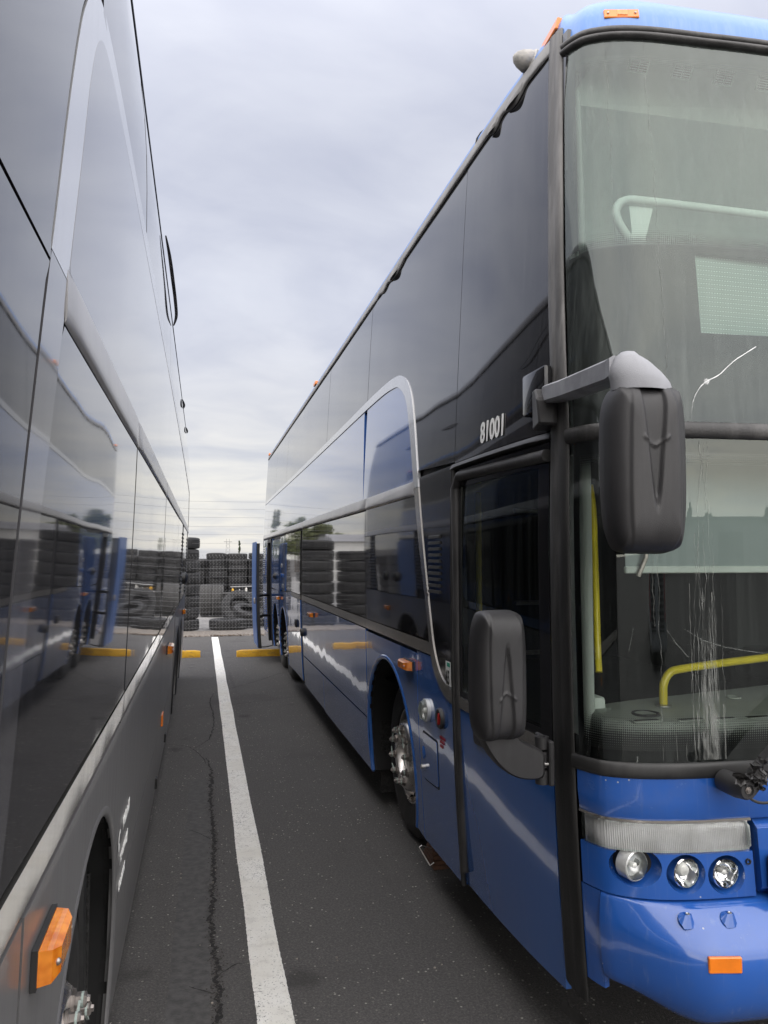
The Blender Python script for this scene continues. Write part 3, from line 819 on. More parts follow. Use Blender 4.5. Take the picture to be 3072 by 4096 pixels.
wide = tyre_mesh("tyre", .50, .385, M['greytyre'], 40, .56, 5, .006)
protos = {'big': big, 'small': small, 'wide': wide}
used = set()
def put(kind, loc, rot=(0, 0, 0), label="", group="tyres stacked behind the fence", scale=1.0, mat=None):
    src = protos[kind]
    if kind in used: o = src.copy(); COL.objects.link(o)
    else: o = src; used.add(kind)
    o.location = loc; o.rotation_euler = rot; o.scale = (scale,) * 3
    return tag(o, label, "tyre", group)
ordn = ["lowest", "second", "third", "fourth", "fifth", "sixth", "seventh"]
for k in range(8):
    top = k == 7
    lab = "top tyre of the tall stack, highest above the fence" if k == 7 else ("second tyre from the top of the tall stack by the fence" if k == 6 else "%s tyre from the ground in the tall stack beside the grey coach" % ordn[k])
    put('big', (-.57 + random.uniform(-.012, .022), 20.15 + random.uniform(-.02, .02), .292 * k), (0, 0, random.random() * 6), lab, "tyres in the tall stack by the fence")
for k in range(7):
    put('big', (-1.66 + random.uniform(-.02, .02), 20.2, .29 * k), (0, 0, random.random() * 6), "%s tyre in the fence stack mirrored in the blue coach's glass" % ordn[k], "tyres mirrored in the coach glass")
for k in range(6):
    put('big', (2.35 + random.uniform(-.02, .02), 20.6, .29 * k), (0, 0, random.random() * 6), "%s tyre in the stack behind the blue coach's tail" % ordn[k], "tyres stacked behind the blue coach")
put('big', (.66, 20.13, 0), (0, 0, .4), "lone tyre lying flat right behind the fence", scale=.93)
put('wide', (-.055 + .19 - .1925, 24.6, .50), (0, PI / 2, 0), "left of two wide pale tyres standing upright, tread towards the fence", "wide pale tyres standing upright")
put('wide', (.485 - .1925, 24.55, .49), (0, PI / 2, 0), "right of two wide pale tyres standing upright, tread towards the fence", "wide pale tyres standing upright", .985)
t_ = put('big', (1.02, 22.1, .36), (math.radians(62), math.radians(-6), math.radians(8)), "tyre leaning over with its worn tread towards the fence", scale=1.0)
put('big', (1.18, 20.75, .27), (math.radians(18), math.radians(-12), 1.1), "ragged tyre tipped on the lone flat tyre", scale=.8)
put('big', (1.20, 20.62, .0), (0, 0, 2.1), "flat tyre under the tipped ragged tyre", scale=.85)
# wall of small tyres at the back
xs = [None, None, None, -.22, .47, 1.14, 1.83, 2.51]
COLN = {3: 'beside the tall stack', 4: 'above the upright pale tyres', 5: 'below the cypress', 6: 'left of the open hatch', 7: 'behind the open hatch'}
FT = ['top', 'second', 'third', 'fourth', 'fifth', 'sixth', 'seventh', 'eighth', 'ninth', 'tenth']
for ci, cx in enumerate(xs):
    if cx is None: continue
    n = 10 if ci != 3 else 9
    for k in range(n):
        z = .196 * k
        if k >= 9: cx_ = cx + random.uniform(-.1, .1)
        else: cx_ = cx + random.uniform(-.03, .03)
        vis = -.3 < cx < 1.6
        q = n - 1 - k
        lab = ("top tyre" if q == 0 else FT[q] + " tyre from the top") + " in the back wall column " + COLN[ci]
        grp = "tyres in the back wall"
        tl = random.uniform(-.03, .03) if k < n - 1 else random.uniform(-.07, .07)
        put('small', (cx_, 26.0 + random.uniform(-.08, .08), z), (tl, tl * .5, random.random() * 6), lab, grp)
for ci, cx in enumerate([.13, .80, 1.49, 2.17]):
    for k in range(9):
        put('small', (cx, 26.62 + random.uniform(-.05, .05), .198 * k), (random.uniform(-.04, .04), 0, random.random() * 6), ("top tyre" if k == 8 else FT[8 - k] + " tyre from the top") + " in the rear row " + ["beside the tall stack", "above the upright pale tyres", "right of the cypress", "behind the open hatch"][ci], "tyres in the rear row of the back wall")
# workbench between the tyre stacks
bn = empty("workbench", (1.1, 24.0, 0)); tag(bn, "dark steel workbench with clutter, seen over the leaning tyre", "workbench")
bm = bmesh.new(); bm_box(bm, (-.48, -.25, .72), (.6, .25, .76), .005); meshobj("bench_top", bm, M['bench'], bn, smooth=False)
for sx in (-.42, .54):
    for sy in (-.2, .2):
        bm = bmesh.new(); bm_box(bm, (sx - .02, sy - .02, 0), (sx + .02, sy + .02, .718)); meshobj("leg", bm, M['bench'], bn, smooth=False)
bm = bmesh.new(); bm_tube(bm, [(-.25, .0, .93), (.6, .0, .95)], .018, 8); bm_tube(bm, [(.5, 0, .76), (.5, 0, .95)], .012, 6); bm_tube(bm, [(-.2, 0, .76), (-.2, 0, .93)], .012, 6); meshobj("rail", bm, M['fence'], bn)
bm = bmesh.new(); bm_box(bm, (.78, 23.66, .62), (1.26, 23.70, .75), .004); o = meshobj("pale_board", bm, M['board'], smooth=False)
tag(o, "pale board propped against the front of the workbench", "board")
for i, (dx_, h_, mt, lab) in enumerate([(-.18, .14, 'yellow', "small yellow bottle on the workbench"), (.02, .10, 'board', "white tin on the workbench, left of the pale bottle"), (.22, .16, 'board', "pale bottle on the workbench")]):
    bm = bmesh.new(); bm_lathe(bm, [(0, .001), (0, .035), (h_ * .7, .035), (h_ * .8, .014), (h_, .014), (h_, .001)], 10, 'Z'); fixn(bm)
    o = meshobj("bottle", bm, M[mt]); o.location = (1.1 + dx_, 23.95, .761); tag(o, lab, "bottle", "bottles on the workbench")

# ------------------------------------------------------------------ trees and far things
def tree(name, loc, h, w, mat, label, kind='round', leaves_n=900, leaf=.12, trunk=.15, group=None, seed=1):
    rr = random.Random(seed)
    root = empty(name, loc); tag(root, label, "tree", group)
    bm = bmesh.new(); bm_tube(bm, [(0, 0, 0), (.02 * w, 0, h * .35), (0, .02 * w, h * .7), (0, 0, h * .93)], [trunk, trunk * .75, trunk * .45, trunk * .15], 7)
    if kind != 'spire':
        for k in range(7):
            a = rr.random() * 6.28; z = h * rr.uniform(.3, .75); L = w * .38
            bm_tube(bm, [(0, 0, z), (math.cos(a) * L * .5, math.sin(a) * L * .5, z + h * .05), (math.cos(a) * L, math.sin(a) * L, z + h * .09)], [trunk * .4, trunk * .25, trunk * .08], 5)
    meshobj("trunk", bm, M['brown'], root)
    clumps = []
    for k in range(26):
        t = rr.random()
        if kind == 'spire': z = h * (.06 + .94 * t); R = w * .5 * (1 - t) ** .7 * min(1, t * 6 + .3)
        elif kind == 'pine': z = h * (.2 + .8 * t); R = w * .5 * (1 - t) ** .9
        else: z = h * (.35 + .6 * t); R = w * .5 * math.sin(PI * (.18 + .72 * t)) ** .8
        a = rr.random() * 6.28; q = R * rr.uniform(.2, .8)
        clumps.append((Vector((math.cos(a) * q, math.sin(a) * q, z)), max(.15, R * rr.uniform(.35, .65))))
    bm = bmesh.new()
    for i in range(leaves_n):
        c, R = rr.choice(clumps)
        d = Vector((rr.gauss(0, 1), rr.gauss(0, 1), rr.gauss(0, .8))).normalized() * R * rr.random() ** .4
        if kind == 'spire': d.z *= 2.2
        p_ = c + d
        s = leaf * rr.uniform(.5, 1.4); u = Vector((rr.gauss(0, 1), rr.gauss(0, 1), rr.gauss(0, 1))).normalized(); v = u.orthogonal().normalized()
        bm.faces.new([bm.verts.new(p_ + u * s), bm.verts.new(p_ + v * s * .55), bm.verts.new(p_ - u * s), bm.verts.new(p_ - v * s * .55)])
    o = meshobj("crown", bm, mat, root, smooth=False)
    return root
tree("cypress_tree", (9.2, 200, 0), 6.1, .95, M['leafdark'], "slim dark cypress far beyond the tyre wall", 'spire', 1500, .16, .12, seed=3)
for i, (x, y, h_, w_, kd) in enumerate([(-8.5, 92, 7.5, 4.2, 'round'), (-6.2, 96, 8.2, 3.6, 'pine'), (-11.5, 95, 6.8, 4.5, 'round'), (-20, 130, 7, 5, 'round')]):
    tree("yard_tree", (x, y, 0), h_, w_, M['leafolive'], ["round olive tree beyond the yard, mirrored in the blue coach's glass", "tallest pointed tree beyond the yard, mirrored in the blue coach's glass", "broad low olive tree beyond the yard, mirrored in the blue coach's glass", "farthest olive tree beyond the yard, left"][i], kd, 1500, .3, .2, "trees beyond the tyre yard", seed=20 + i)
for i, (x, y, h_, w_, kd) in enumerate([(44, -100, 9.0, 6.5, 'pine'), (55, -104, 6.5, 5, 'round'), (66, -100, 7.5, 6, 'pine'), (80, -110, 5.5, 6, 'round'), (33, -115, 6.5, 6, 'round'), (100, -105, 7.5, 6, 'pine')]):
    tree("roadside_tree", (x, y, 0), h_, w_, M['leafdark'] if kd == 'pine' else M['leafolive'],
         ["tall pointed tree mirrored leftmost in the windscreen row", "round olive tree between two pointed ones, mirrored in the windscreen", "middle pointed tree mirrored in the windscreen", "round olive tree mirrored far right in the windscreen", "round olive tree mirrored nearest the mirror in the windscreen", "last pointed tree mirrored at the windscreen's right"][i], kd, 2400, .26, .22, "trees mirrored in the windscreen", seed=50 + i)
# lattice pylon, far off
py_ = empty("power_pylon", (13.3, 420, 0)); tag(py_, "faint lattice power pylon far beyond the tyres", "pylon")
bm = bmesh.new()
for sx in (-1, 1): bm_tube(bm, [(sx * 1.2, 0, 0), (sx * .7, 0, 12)], .12, 4)
for k in range(5): bm_tube(bm, [(-1.1, 0, 2 * k), (1.1, 0, 2 * k + 2)], .06, 4); bm_tube(bm, [(1.1, 0, 2 * k), (-1.1, 0, 2 * k + 2)], .06, 4)
meshobj("tower", bm, M['fence'], py_)
bm = bmesh.new(); bm_box(bm, (-2.2, -.1, 10.2), (2.2, .1, 10.5)); meshobj("cross_arm", bm, M['fence'], py_, smooth=False)
# white shed beyond the yard (mirrored in the glass)
sh = empty("metal_shed", (-12.5, 58, 0)); tag(sh, "low pale metal shed beyond the yard, mirrored in the blue coach's glass", "shed")
bm = bmesh.new(); bm_box(bm, (-5, 0, 0), (5, 8, 3.3)); meshobj("wall", bm, M['wall'], sh, smooth=False)
bm = bmesh.new()
for s in ((-5.3, -.3, 3.3), (5.3, -.3, 3.3), (5.3, 8.3, 3.3), (-5.3, 8.3, 3.3)): bm.verts.new(s)
bm.verts.new((-5.3, 4, 4.1)); bm.verts.new((5.3, 4, 4.1)); bm.verts.ensure_lookup_table(); v = bm.verts
for f in ((0, 1, 5, 4), (2, 3, 4, 5), (0, 4, 3), (1, 2, 5), (0, 3, 2, 1)): bm.faces.new([v[i] for i in f])
meshobj("roof", bm, M['roofgrey'], sh, smooth=False)
# low building behind the camera (mirrored in the windscreen)
bl = empty("warehouse", (34, -75, 0)); tag(bl, "long grey warehouse behind the camera, mirrored in the windscreen", "building")
bm = bmesh.new(); bm_box(bm, (-25, -6, 0), (25, 6, 4.4)); meshobj("wall", bm, M['wall'], bl, smooth=False)
bm = bmesh.new(); bm_box(bm, (-25.4, -6.4, 4.4), (25.4, 6.4, 4.75)); meshobj("roof", bm, M['roofgrey'], bl, smooth=False)
for k in range(7):
    bm = bmesh.new(); bm_box(bm, (-22 + k * 7, 6.0, 0.0), (-18.4 + k * 7, 6.05, 3.2)); meshobj("door", bm, M['roofgrey'], bl, smooth=False)

# ------------------------------------------------------------------ shared bus parts
def wheel_proto():
    """outer face at local x = 0 pointing towards -x"""
    w = empty("wheel")
    bm = bmesh.new()
    R = .525; ri = .295
    prof = [(.035, ri), (.012, ri + .02), (.0, R * .74), (.004, R * .86), (.03, R * .945), (.045, R * .975)]
    a0, a1 = .045, .245
    for g in range(5):
        s = a0 + (a1 - a0) / 5 * g; e_ = s + (a1 - a0) / 5
        prof += ([] if g == 0 else [(s + .004, R - .014), (s + .004, R - .002)]) + ([(e_ - .004, R - .002), (e_ - .004, R - .014)] if g < 4 else [])
    prof += [(.245, R * .975), (.26, R * .945), (.29, R * .86), (.29, R * .74), (.28, ri + .02), (.255, ri)]
    bm_lathe(bm, prof, 56, 'X', None, lambda j, k, r: r - (.006 if (k % 2 and j in (4, 5)) else 0)); fixn(bm)
    meshobj("tyre", bm, M['tyre'], w, angle=32)
    bm = bmesh.new()
    prof = [(.03, .300), (.02, .302), (.02, .292), (.06, .284), (.11, .280), (.125, .268), (.10, .250), (.03, .232), (-.012, .215), (-.03, .200), (-.034, .185), (-.034, .150), (-.030, .138), (-.012, .128), (.02, .122), (.05, .118), (.05, .085), (.03, .080), (.03, .05), (.02, .048), (.02, .001)]
    bm_lathe(bm, prof, 60, 'X'); fixn(bm)
    rim = meshobj("rim", bm, M['alu'], w, angle=40)
    # hand holes: dark dished ovals set in the rim's slope
    for k in range(10):
        t = 2 * PI * (k + .5) / 10
        m = Matrix.Rotation(t, 4, 'X') @ Matrix.Translation((.058, .242, 0)) @ Matrix.Rotation(math.radians(-14), 4, 'Z') @ Matrix.Diagonal((.030, .022, .036, 1))
        bm = bmesh.new(); bmesh.ops.create_uvsphere(bm, u_segments=14, v_segments=8, radius=1, matrix=m)
        meshobj("hand_hole", bm, M['dark'], w)
    nutp = None
    for k in range(10):
        t = 2 * PI * k / 10 + .15
        if nutp is None:
            bm = bmesh.new()
            bm_lathe(bm, [(0, .028), (-.008, .028), (-.010, .021), (-.012, .0185), (-.034, .0185), (-.037, .015), (-.037, .010), (-.044, .009), (-.044, .001)], 6, 'X'); fixn(bm)
            nutp = meshobj("lug_nut", bm, M['nut'], w, smooth=False)
            nutp.location = (-.034, .1675 * math.cos(t), .1675 * math.sin(t)); nutp.rotation_euler = (.4, 0, 0)
            bm = bmesh.new()
            o_ = [(.019 * math.cos(a), .019 * math.sin(a)) for a in [1.15 + i * (2 * PI - 1.2) / 12 for i in range(13)]] + [(.052, .010)]
            vs = [bm.verts.new((0, a, b)) for a, b in o_]; f = bm.faces.new(vs)
            r = bmesh.ops.extrude_face_region(bm, geom=[f])
            for v in [g for g in r['geom'] if isinstance(g, bmesh.types.BMVert)]: v.co.x = -.006
            bmesh.ops.triangulate(bm, faces=bm.faces[:]); fixn(bm)
            pp = meshobj("nut_pointer", bm, M['pointer'], w, smooth=False)
            pp.location = (-.057, .1675 * math.cos(t), .1675 * math.sin(t)); pp.rotation_euler = (t + 1.4, 0, 0)
        else:
            c = nutp.copy(); COL.objects.link(c); c.location = (-.034, .1675 * math.cos(t), .1675 * math.sin(t)); c.rotation_euler = (t, 0, 0)
            c = pp.copy(); COL.objects.link(c); c.location = (-.057, .1675 * math.cos(t), .1675 * math.sin(t)); c.rotation_euler = (t + 1.4 + random.uniform(-.25, .25), 0, 0)
    bm = bmesh.new(); bm_lathe(bm, [(.05, .085), (.02, .082), (.012, .06), (.012, .001)], 20, 'X'); fixn(bm); meshobj("hub_cap", bm, M['nut'], w, angle=30)
    return w
WP = wheel_proto(); wp_used = [False]
def add_wheel(B, x_out, y, z=.525, rot=0.0, plain=False):
    if not wp_used[0]: o = WP; wp_used[0] = True
    else: o = copytree(WP)
    o.parent = B.root
    o.location = Vector((x_out, y, z)) - B.base
    o.rotation_euler = (rot, 0, 0) if B.sg < 0 else (rot, 0, PI)
    return o

def marker_light(B, y, z, w=.20, h=.05, d=.055, name="marker_light"):
    bm = bmesh.new()
    pr = [(-w / 2, 0, -h / 2), (w / 2, 0, -h / 2), (w / 2, 0, h / 2), (-w / 2, 0, h / 2)]
    b0 = [bm.verts.new(B.S(y + a, z + c, .004)) for a, _, c in pr]
    b1 = [bm.verts.new(B.S(y + a * .92, z + c * .92, d * .75)) for a, _, c in pr]
    b2 = [bm.verts.new(B.S(y + a * .62, z + c * .72, d)) for a, _, c in pr]
    for p_, q in ((b0, b1), (b1, b2)):
        for k in range(4): bm.faces.new((p_[k], p_[(k + 1) % 4], q[(k + 1) % 4], q[k]))
    bm.faces.new(b2); fixn(bm)
    o = meshobj(name, bm, M['amber'], B.root, B.base, smooth=False)
    bm = bmesh.new()
    c0 = [bm.verts.new(B.S(y + a * 1.06, z + c * 1.12, .001)) for a, _, c in pr]; c1 = [bm.verts.new(B.S(y + a * 1.06, z + c * 1.12, .010)) for a, _, c in pr]
    for k in range(4): bm.faces.new((c0[k], c0[(k + 1) % 4], c1[(k + 1) % 4], c1[k]))
    bm.faces.new(c1); fixn(bm)
    meshobj("lamp_base", bm, M['rubberdark'], o, B.base, smooth=False)
    for s in (-1, 1):
        bm = bmesh.new(); c = B.S(y + s * w * .36, z, d * .9)
        bmesh.ops.create_uvsphere(bm, u_segments=8, v_segments=5, radius=.006, matrix=Matrix.Translation(c)); meshobj("screw", bm, M['nut'], o, B.base)
    return o

def louvre(B, y0, y1, z0, z1, n, mat, parent=None, off=.004):
    g = panel(B, "louvre_grille", rect(y0, y1, z0, z1, 0), M['shell'], off=-.012, depth=.004, parent=parent, tilt=0)
    pt = (z1 - z0) / n
    for k in range(n):
        z = z0 + pt * k
        bm = bmesh.new()
        q = [(z + .08 * pt, -.012), (z + .08 * pt, off + .006), (z + .50 * pt, off + .004), (z + .75 * pt, -.012)]
        a = [bm.verts.new(B.S(y0 + .004, zz, oo)) for zz, oo in q]; b = [bm.verts.new(B.S(y1 - .004, zz, oo)) for zz, oo in q]
        for i in range(4): bm.faces.new((a[i], a[(i + 1) % 4], b[(i + 1) % 4], b[i]))
        bm.faces.new(a[::-1]); bm.faces.new(b); fixn(bm)
        meshobj("slat", bm, mat, g if parent is None else parent, B.base, smooth=False)
    return g

def arch_lip(B, yc, zc_, r, zb, mat, rad=.022, off=.008):
    bm = bmesh.new(); rings = []
    pts = [(yc - r * .985, zb)] if False else []
    for (y, z) in arch(yc, zc_, r, zb, 40):
        d = Vector((y - yc, z - zc_)).normalized(); ring = []
        for k in range(9):
            t = PI * k / 8
            ring.append(bm.verts.new(B.S(y + d.x * math.cos(t) * rad * 1.2, z + d.y * math.cos(t) * rad * 1.2, off + rad * .9 * math.sin(t) - .006)))
        rings.append(ring)
    for a, b in zip(rings, rings[1:]):
        for k in range(8): bm.faces.new((a[k], a[k + 1], b[k + 1], b[k]))
    fixn(bm)
    return meshobj("wheel_arch_lip", bm, mat, B.root, B.base, angle=80)
def arch_liner(B, yc, zc_, r, zb, depth=.62):
    bm = bmesh.new(); rows = []
    for (y, z) in arch(yc, zc_, r, zb, 24):
        rows.append([bm.verts.new(B.S(y, z, -.012)), bm.verts.new(B.S(y, z, -.012) - Vector((B.sg * depth, 0, 0)))])
    for a, b in zip(rows, rows[1:]): bm.faces.new((a[0], a[1], b[1], b[0]))
    bm.faces.new([r_[1] for r_ in rows]); fixn(bm)
    return meshobj("wheel_well", bm, M['dark'], B.root, B.base, angle=60)

def roof(B, mat, yr, zf=3.755, ze=3.835, yfront=2.60):
    per = []
    ys = np.linspace(yr, B.yo + yfront, 26)
    for y in ys: per.append(B.S(float(y), ze, -.004))
    fd = dxs(0.0, 2.5)
    for d in fd:
        e_ = min(d, 2.5 - d); zz = ze + (zf - ze) * min(1, e_ / .010)
        per.append(B.F(d, zz, -.002))
    for y in ys[::-1]: per.append(B.S(float(y), ze, -.004, far=True))
    bm = bmesh.new(); rings = []; K = 8
    for k in range(K + 1):
        t = PI / 2 * k / K; ring = []
        for p in per:
            sk = Vector((B.cx, min(max(p.y, B.yo + 3.7), yr), p.z)); d = (sk - p); L = d.length; d.normalize()
            ins = .46 * (1 - math.cos(t)); top = 4.03 - .0
            ring.append(bm.verts.new(Vector((p.x + d.x * ins, p.y + d.y * ins, p.z + (top - p.z) * math.sin(t)))))
        rings.append(ring)
    for a, b in zip(rings, rings[1:]):
        for k in range(len(per) - 1): bm.faces.new((a[k], a[k + 1], b[k + 1], b[k]))
    last = rings[-1]; h = len(last)
    for i in range(h // 2 - 1):
        try: bm.faces.new((last[i], last[i + 1], last[h - 2 - i], last[h - 1 - i]))
        except ValueError: pass
    fixn(bm); bm.normal_update()
    if sum(f.normal.z * f.calc_area() for f in bm.faces) < 0: bmesh.ops.reverse_faces(bm, faces=bm.faces[:])
    return meshobj("roof", bm, mat, B.root, B.base, angle=50)
def rear(B, name, y_side, z0, z1, mat):
    bm = bmesh.new(); pl = [(1.0, 0.0)]
    rows = []
    nz = max(2, int((z1 - z0) / .15))
    for k in range(nz + 1):
        z = z0 + (z1 - z0) * k / nz; a = B.A(z); row = []
        for s in (1, -1):
            pts = [(a, y_side), (a - .012, y_side + .05), (a - .05, y_side + .09), (a - .14, y_side + .12)]
            if s < 0: pts = [(-x, y) for x, y in pts[::-1]]
            row += [bm.verts.new((B.cx + B.sg * x, y - .10 * max(0, (z - 3.2)), z)) for x, y in pts]
        rows.append(row)
    for a, b in zip(rows, rows[1:]):
        for k in range(len(a) - 1): bm.faces.new((a[k], a[k + 1], b[k + 1], b[k]))
    fixn(bm)
    return meshobj(name, bm, mat, B.root, B.base, angle=60)
def under(B, segs):
    bm = bmesh.new()
    for a0, a1, y0, y1, z0, z1 in segs:
        xs_ = sorted((B.cx + B.sg * a0, B.cx + B.sg * a1)); bm_box(bm, (xs_[0], y0, z0), (xs_[1], y1, z1))
    return meshobj("underbody", bm, M['dark'], B.root, B.base, smooth=False)

# ------------------------------------------------------------------ BLUE COACH (right)
rb = empty("double_decker_coach", (2.43, 9.0, 0)); tag(rb, "blue double-decker coach with black glass and white fleet number 81001", "coach", "double-decker coaches")
zt = [.1, .3, .6, .9, 1.2, 1.5, 2.0, 2.5, 3.0, 3.4, 3.75, 3.95]
xt = [1.24, 1.225, 1.205, 1.191, 1.183, 1.18, 1.18, 1.197, 1.222, 1.243, 1.265, 1.285]
R_ = Bus(2.43, -1, zt, [2.43 - x for x in xt], 0.0, rb)
B = R_; B.tap = .034
YR = 15.48
A1 = arch(4.97, .52, .645, .275); A2 = arch(11.66, .50, .585, .30); A3 = arch(12.90, .50, .585, .30)
# dark shell behind the seams
panel(B, "body_shell", [(3.54, .29)] + A1 + A2 + A3 + [(13.60, .30), (13.60, 2.16), (YR, 2.16), (YR, 3.82), (3.54, 3.82)], M['shell'], off=-.026, depth=.01, tilt=0)
panel(B, "body_shell", rect(14.42, YR, .30, 2.16, 0), M['shell'], off=-.026, depth=.01, tilt=0)
panel(B, "body_shell", rect(2.52, 3.54, 2.26, 3.82, 0), M['shell'], off=-.026, depth=.01, tilt=0)
# swoosh curves, outer and inner
SO = s2([(15.46, 2.915), (9.8, 2.965), (6.6, 3.005), (5.4, 3.02), (4.86, 3.005), (4.60, 2.95), (4.42, 2.82), (4.31, 2.62), (4.22, 2.38), (4.06, 1.91), (3.93, 1.52), (3.86, 1.345), (3.76, 1.235), (3.64, 1.19), (3.545, 1.178)], 6)
SI = s2([(15.46, 2.865), (9.8, 2.91), (6.6, 2.945), (5.4, 2.955), (4.92, 2.94), (4.70, 2.90), (4.52, 2.78), (4.41, 2.59), (4.30, 2.33), (4.12, 1.86), (3.985, 1.52), (3.93, 1.33), (3.85, 1.215), (3.70, 1.135), (3.545, 1.115)], 6)
def clipz(C, z, keep_above):
    """part of a curve above or below a height, with the end point interpolated"""
    out = []
    for p, q in zip(C, C[1:]):
        ip, iq = (p[1] >= z) == keep_above, (q[1] >= z) == keep_above
        if ip: out.append(p)
        if ip != iq:
            t = (z - p[1]) / (q[1] - p[1]); out.append((p[0] + (q[0] - p[0]) * t, z))
    if (C[-1][1] >= z) == keep_above: out.append(C[-1])
    return out
def upto(C, cond): return [p for p in C if cond(p)]
# silver swoosh in two pieces: upper bright, lower darkened
up_o = clipz(SO, 2.22, True); up_i = clipz(SI, 2.22, True)
panel(B, "swoosh_trim", up_o + up_i[::-1], M['silver'], off=.006, depth=.02, tilt=0, label="silver swoosh band")
lo_o = clipz(SO, 2.218, False); lo_i = clipz(SI, 2.218, False)
panel(B, "swoosh_trim", lo_o + lo_i[::-1], M['steel'], off=.005, depth=.02, tilt=0, label="darkened lower end of the swoosh band")
# upper deck panes
g = .004
def so_at(y): 
    q = [p for p in SO if p[1] > 2.3]; q = sorted(q); return float(np.interp(y, [a for a, _ in q], [b for _, b in q]))
panes = [3.54, 5.73, 7.73, 9.83, 11.6, 13.36, YR]
for y0, y1 in zip(panes, panes[1:]):
    if y0 < 4:
        mid = [p for p in SO if p[0] <= 5.73 and p[1] > 2.285]
        poly = [(y1 - g, 3.80), (y0 + g, 3.80), (y0 + g, 2.285)] + mid[::-1] + [(y1 - g, so_at(y1))]
    else:
        poly = [(y0 + g, so_at(y0) - .01), (y1 - g, so_at(y1) - .01), (y1 - g, 3.80), (y0 + g, 3.80)]
    panel(B, "upper_window", poly, M['black'])
panel(B, "upper_window", rect(2.53, 3.54, 2.275, 3.80, g), M['black'])
mid = [p for p in SO if p[1] < 2.27 and p[0] < 5]
panel(B, "black_side_panel", [(3.548, 1.19), (3.548, 2.272), (4.18, 2.272)] + mid, M['blackdoor'])
louvre(B, 3.74, 3.945, 1.635, 1.95, 10, M['rubberdark'])
# blue area inside the swoosh
for y0, y1 in ((4.2, 5.72), (5.72, YR)):
    if y0 < 5:
        poly = [p for p in SI if p[1] > 2.24 and p[0] < 5.716] 
        poly = [(5.7195, 2.955)] + poly + [(4.262, 2.235), (5.7195, 2.235)]
    else:
        poly = [(5.7215, 2.235), (YR, 2.195), (YR, 2.88)] + [p for p in SI if p[0] > 5.73 and p[0] < YR - .1]
    panel(B, "upper_side_panel", poly, M['bluewide'], tilt=0)
for y0, y1, w, sd_ in ((4.262, 5.61, .012, 1), (5.62, 9.33, .006, 2), (9.34, YR, .003, 3)):
    molding(B, "side_molding", y0, y1, 2.175, 2.262 - .004 * (y0 > 9), .013, M['railpale'], w, seed=sd_, seg=.05)
# lower deck glass
si_low = [p for p in SI if 1.375 < p[1] < 2.17 and p[0] < 5]
panel(B, "lower_window", [(5.595, 1.375), (5.595, 2.172), (4.243, 2.172)] + si_low, M['black'])
panel(B, "lower_window", rect(5.60, 7.32, 1.375, 2.17, g), M['black'])
panel(B, "lower_window", rect(7.32, 9.33, 1.375, 2.17, g), M['black'])
panel(B, "lower_window", rnd([(10.50, 1.36), (11.26, 1.36), (11.30, 2.16), (10.50, 2.16)], {1: .18}), M['black'])
# belt trim
panel(B, "belt_trim", [(3.93, 1.308), (5.59, 1.308), (5.59, 1.372), (3.95, 1.372)], M['steel'], off=.004)
panel(B, "belt_trim", [(5.60, 1.308), (9.33, 1.308), (9.33, 1.372), (5.60, 1.372)], M['steel'], off=.004)
panel(B, "belt_trim", [(9.50, 1.308), (10.48, 1.308), (10.48, 1.36), (9.50, 1.36)], M['steel'], off=.004)
# luggage / toilet door
panel(B, "side_door", rect(9.50, 10.49, .315, 1.305, g), M['blue'])
panel(B, "side_door", rect(9.50, 10.49, 1.363, 2.16, g), M['black'], label="black glass upper half of the side door")
panel(B, "door_gap", rect(9.34, 9.49, .30, 2.17, 0), M['rubberdark'], off=-.012, depth=.01)
def door_pull(y, z):
    bm = bmesh.new(); c = B.S(y, z, 0); bm_box(bm, (c.x - .022, y - .07, z - .05), (c.x + .004, y + .07, z + .05), .012, seg=2); o = meshobj("door_handle", bm, M['plastic'], B.root, B.base, angle=50)
    bm = bmesh.new(); bm_box(bm, (c.x - .026, y - .04, z - .018), (c.x - .02, y + .05, z + .018), .003); meshobj("grip", bm, M['rubberdark'], o, B.base)
door_pull(9.9, .985); 
bm = bmesh.new(); bm_lathe(bm, [(0, .05), (-.02, .05), (-.035, .042), (-.03, .02), (-.03, .001)], 16, 'X', Matrix.Translation(B.S(9.25, .93, 0))); meshobj("latch_knob", bm, M['plastic'], B.root, B.base)
# luggage flaps
panel(B, "luggage_flap", rect(5.59, 9.33, .648, 1.302, g), M['blue'])
panel(B, "skirt_panel", rect(5.59, 7.78, .268, .642, g), M['blue'])
panel(B, "skirt_panel", rect(7.78, 9.33, .285, .642, g), M['blue'])
# front wheel panel
panel(B, "wheel_arch_panel", [(4.21, .262)] + [p for p in A1] + [(5.582, .262), (5.582, 1.285), (4.21, 1.285)], M['blue'])
low = [p for p in SI if p[1] < 1.315 and p[0] < 4]
panel(B, "front_side_panel", [(3.552, .275), (4.202, .262), (4.202, 1.30), (3.93, 1.30)] + low[1:], M['blue'])
panel(B, "rear_arch_panel", [(10.50, .31)] + A2 + A3 + [(13.62, .31), (13.62, 1.28), (11.3, 1.32), (10.50, 1.355)], M['blue'])
panel(B, "service_panel", rect(11.31, 12.0, 1.33, 2.15, g), M['blue'])
cab = panel(B, "service_door", rect(12.0, 13.42, 1.30, 2.12, g, .03), M['blue'])
panel(B, "service_panel", rect(13.43, 13.62, 1.30, 2.15, g), M['blue'])
bm = bmesh.new(); bm_lathe(bm, [(0, .06), (-.03, .055), (-.02, .03), (-.05, .028), (-.05, .001)], 16, 'X', Matrix.Translation(B.S(12.75, 1.52, 0))); meshobj("fuel_cap", bm, M['rubberdark'], B.root, B.base)
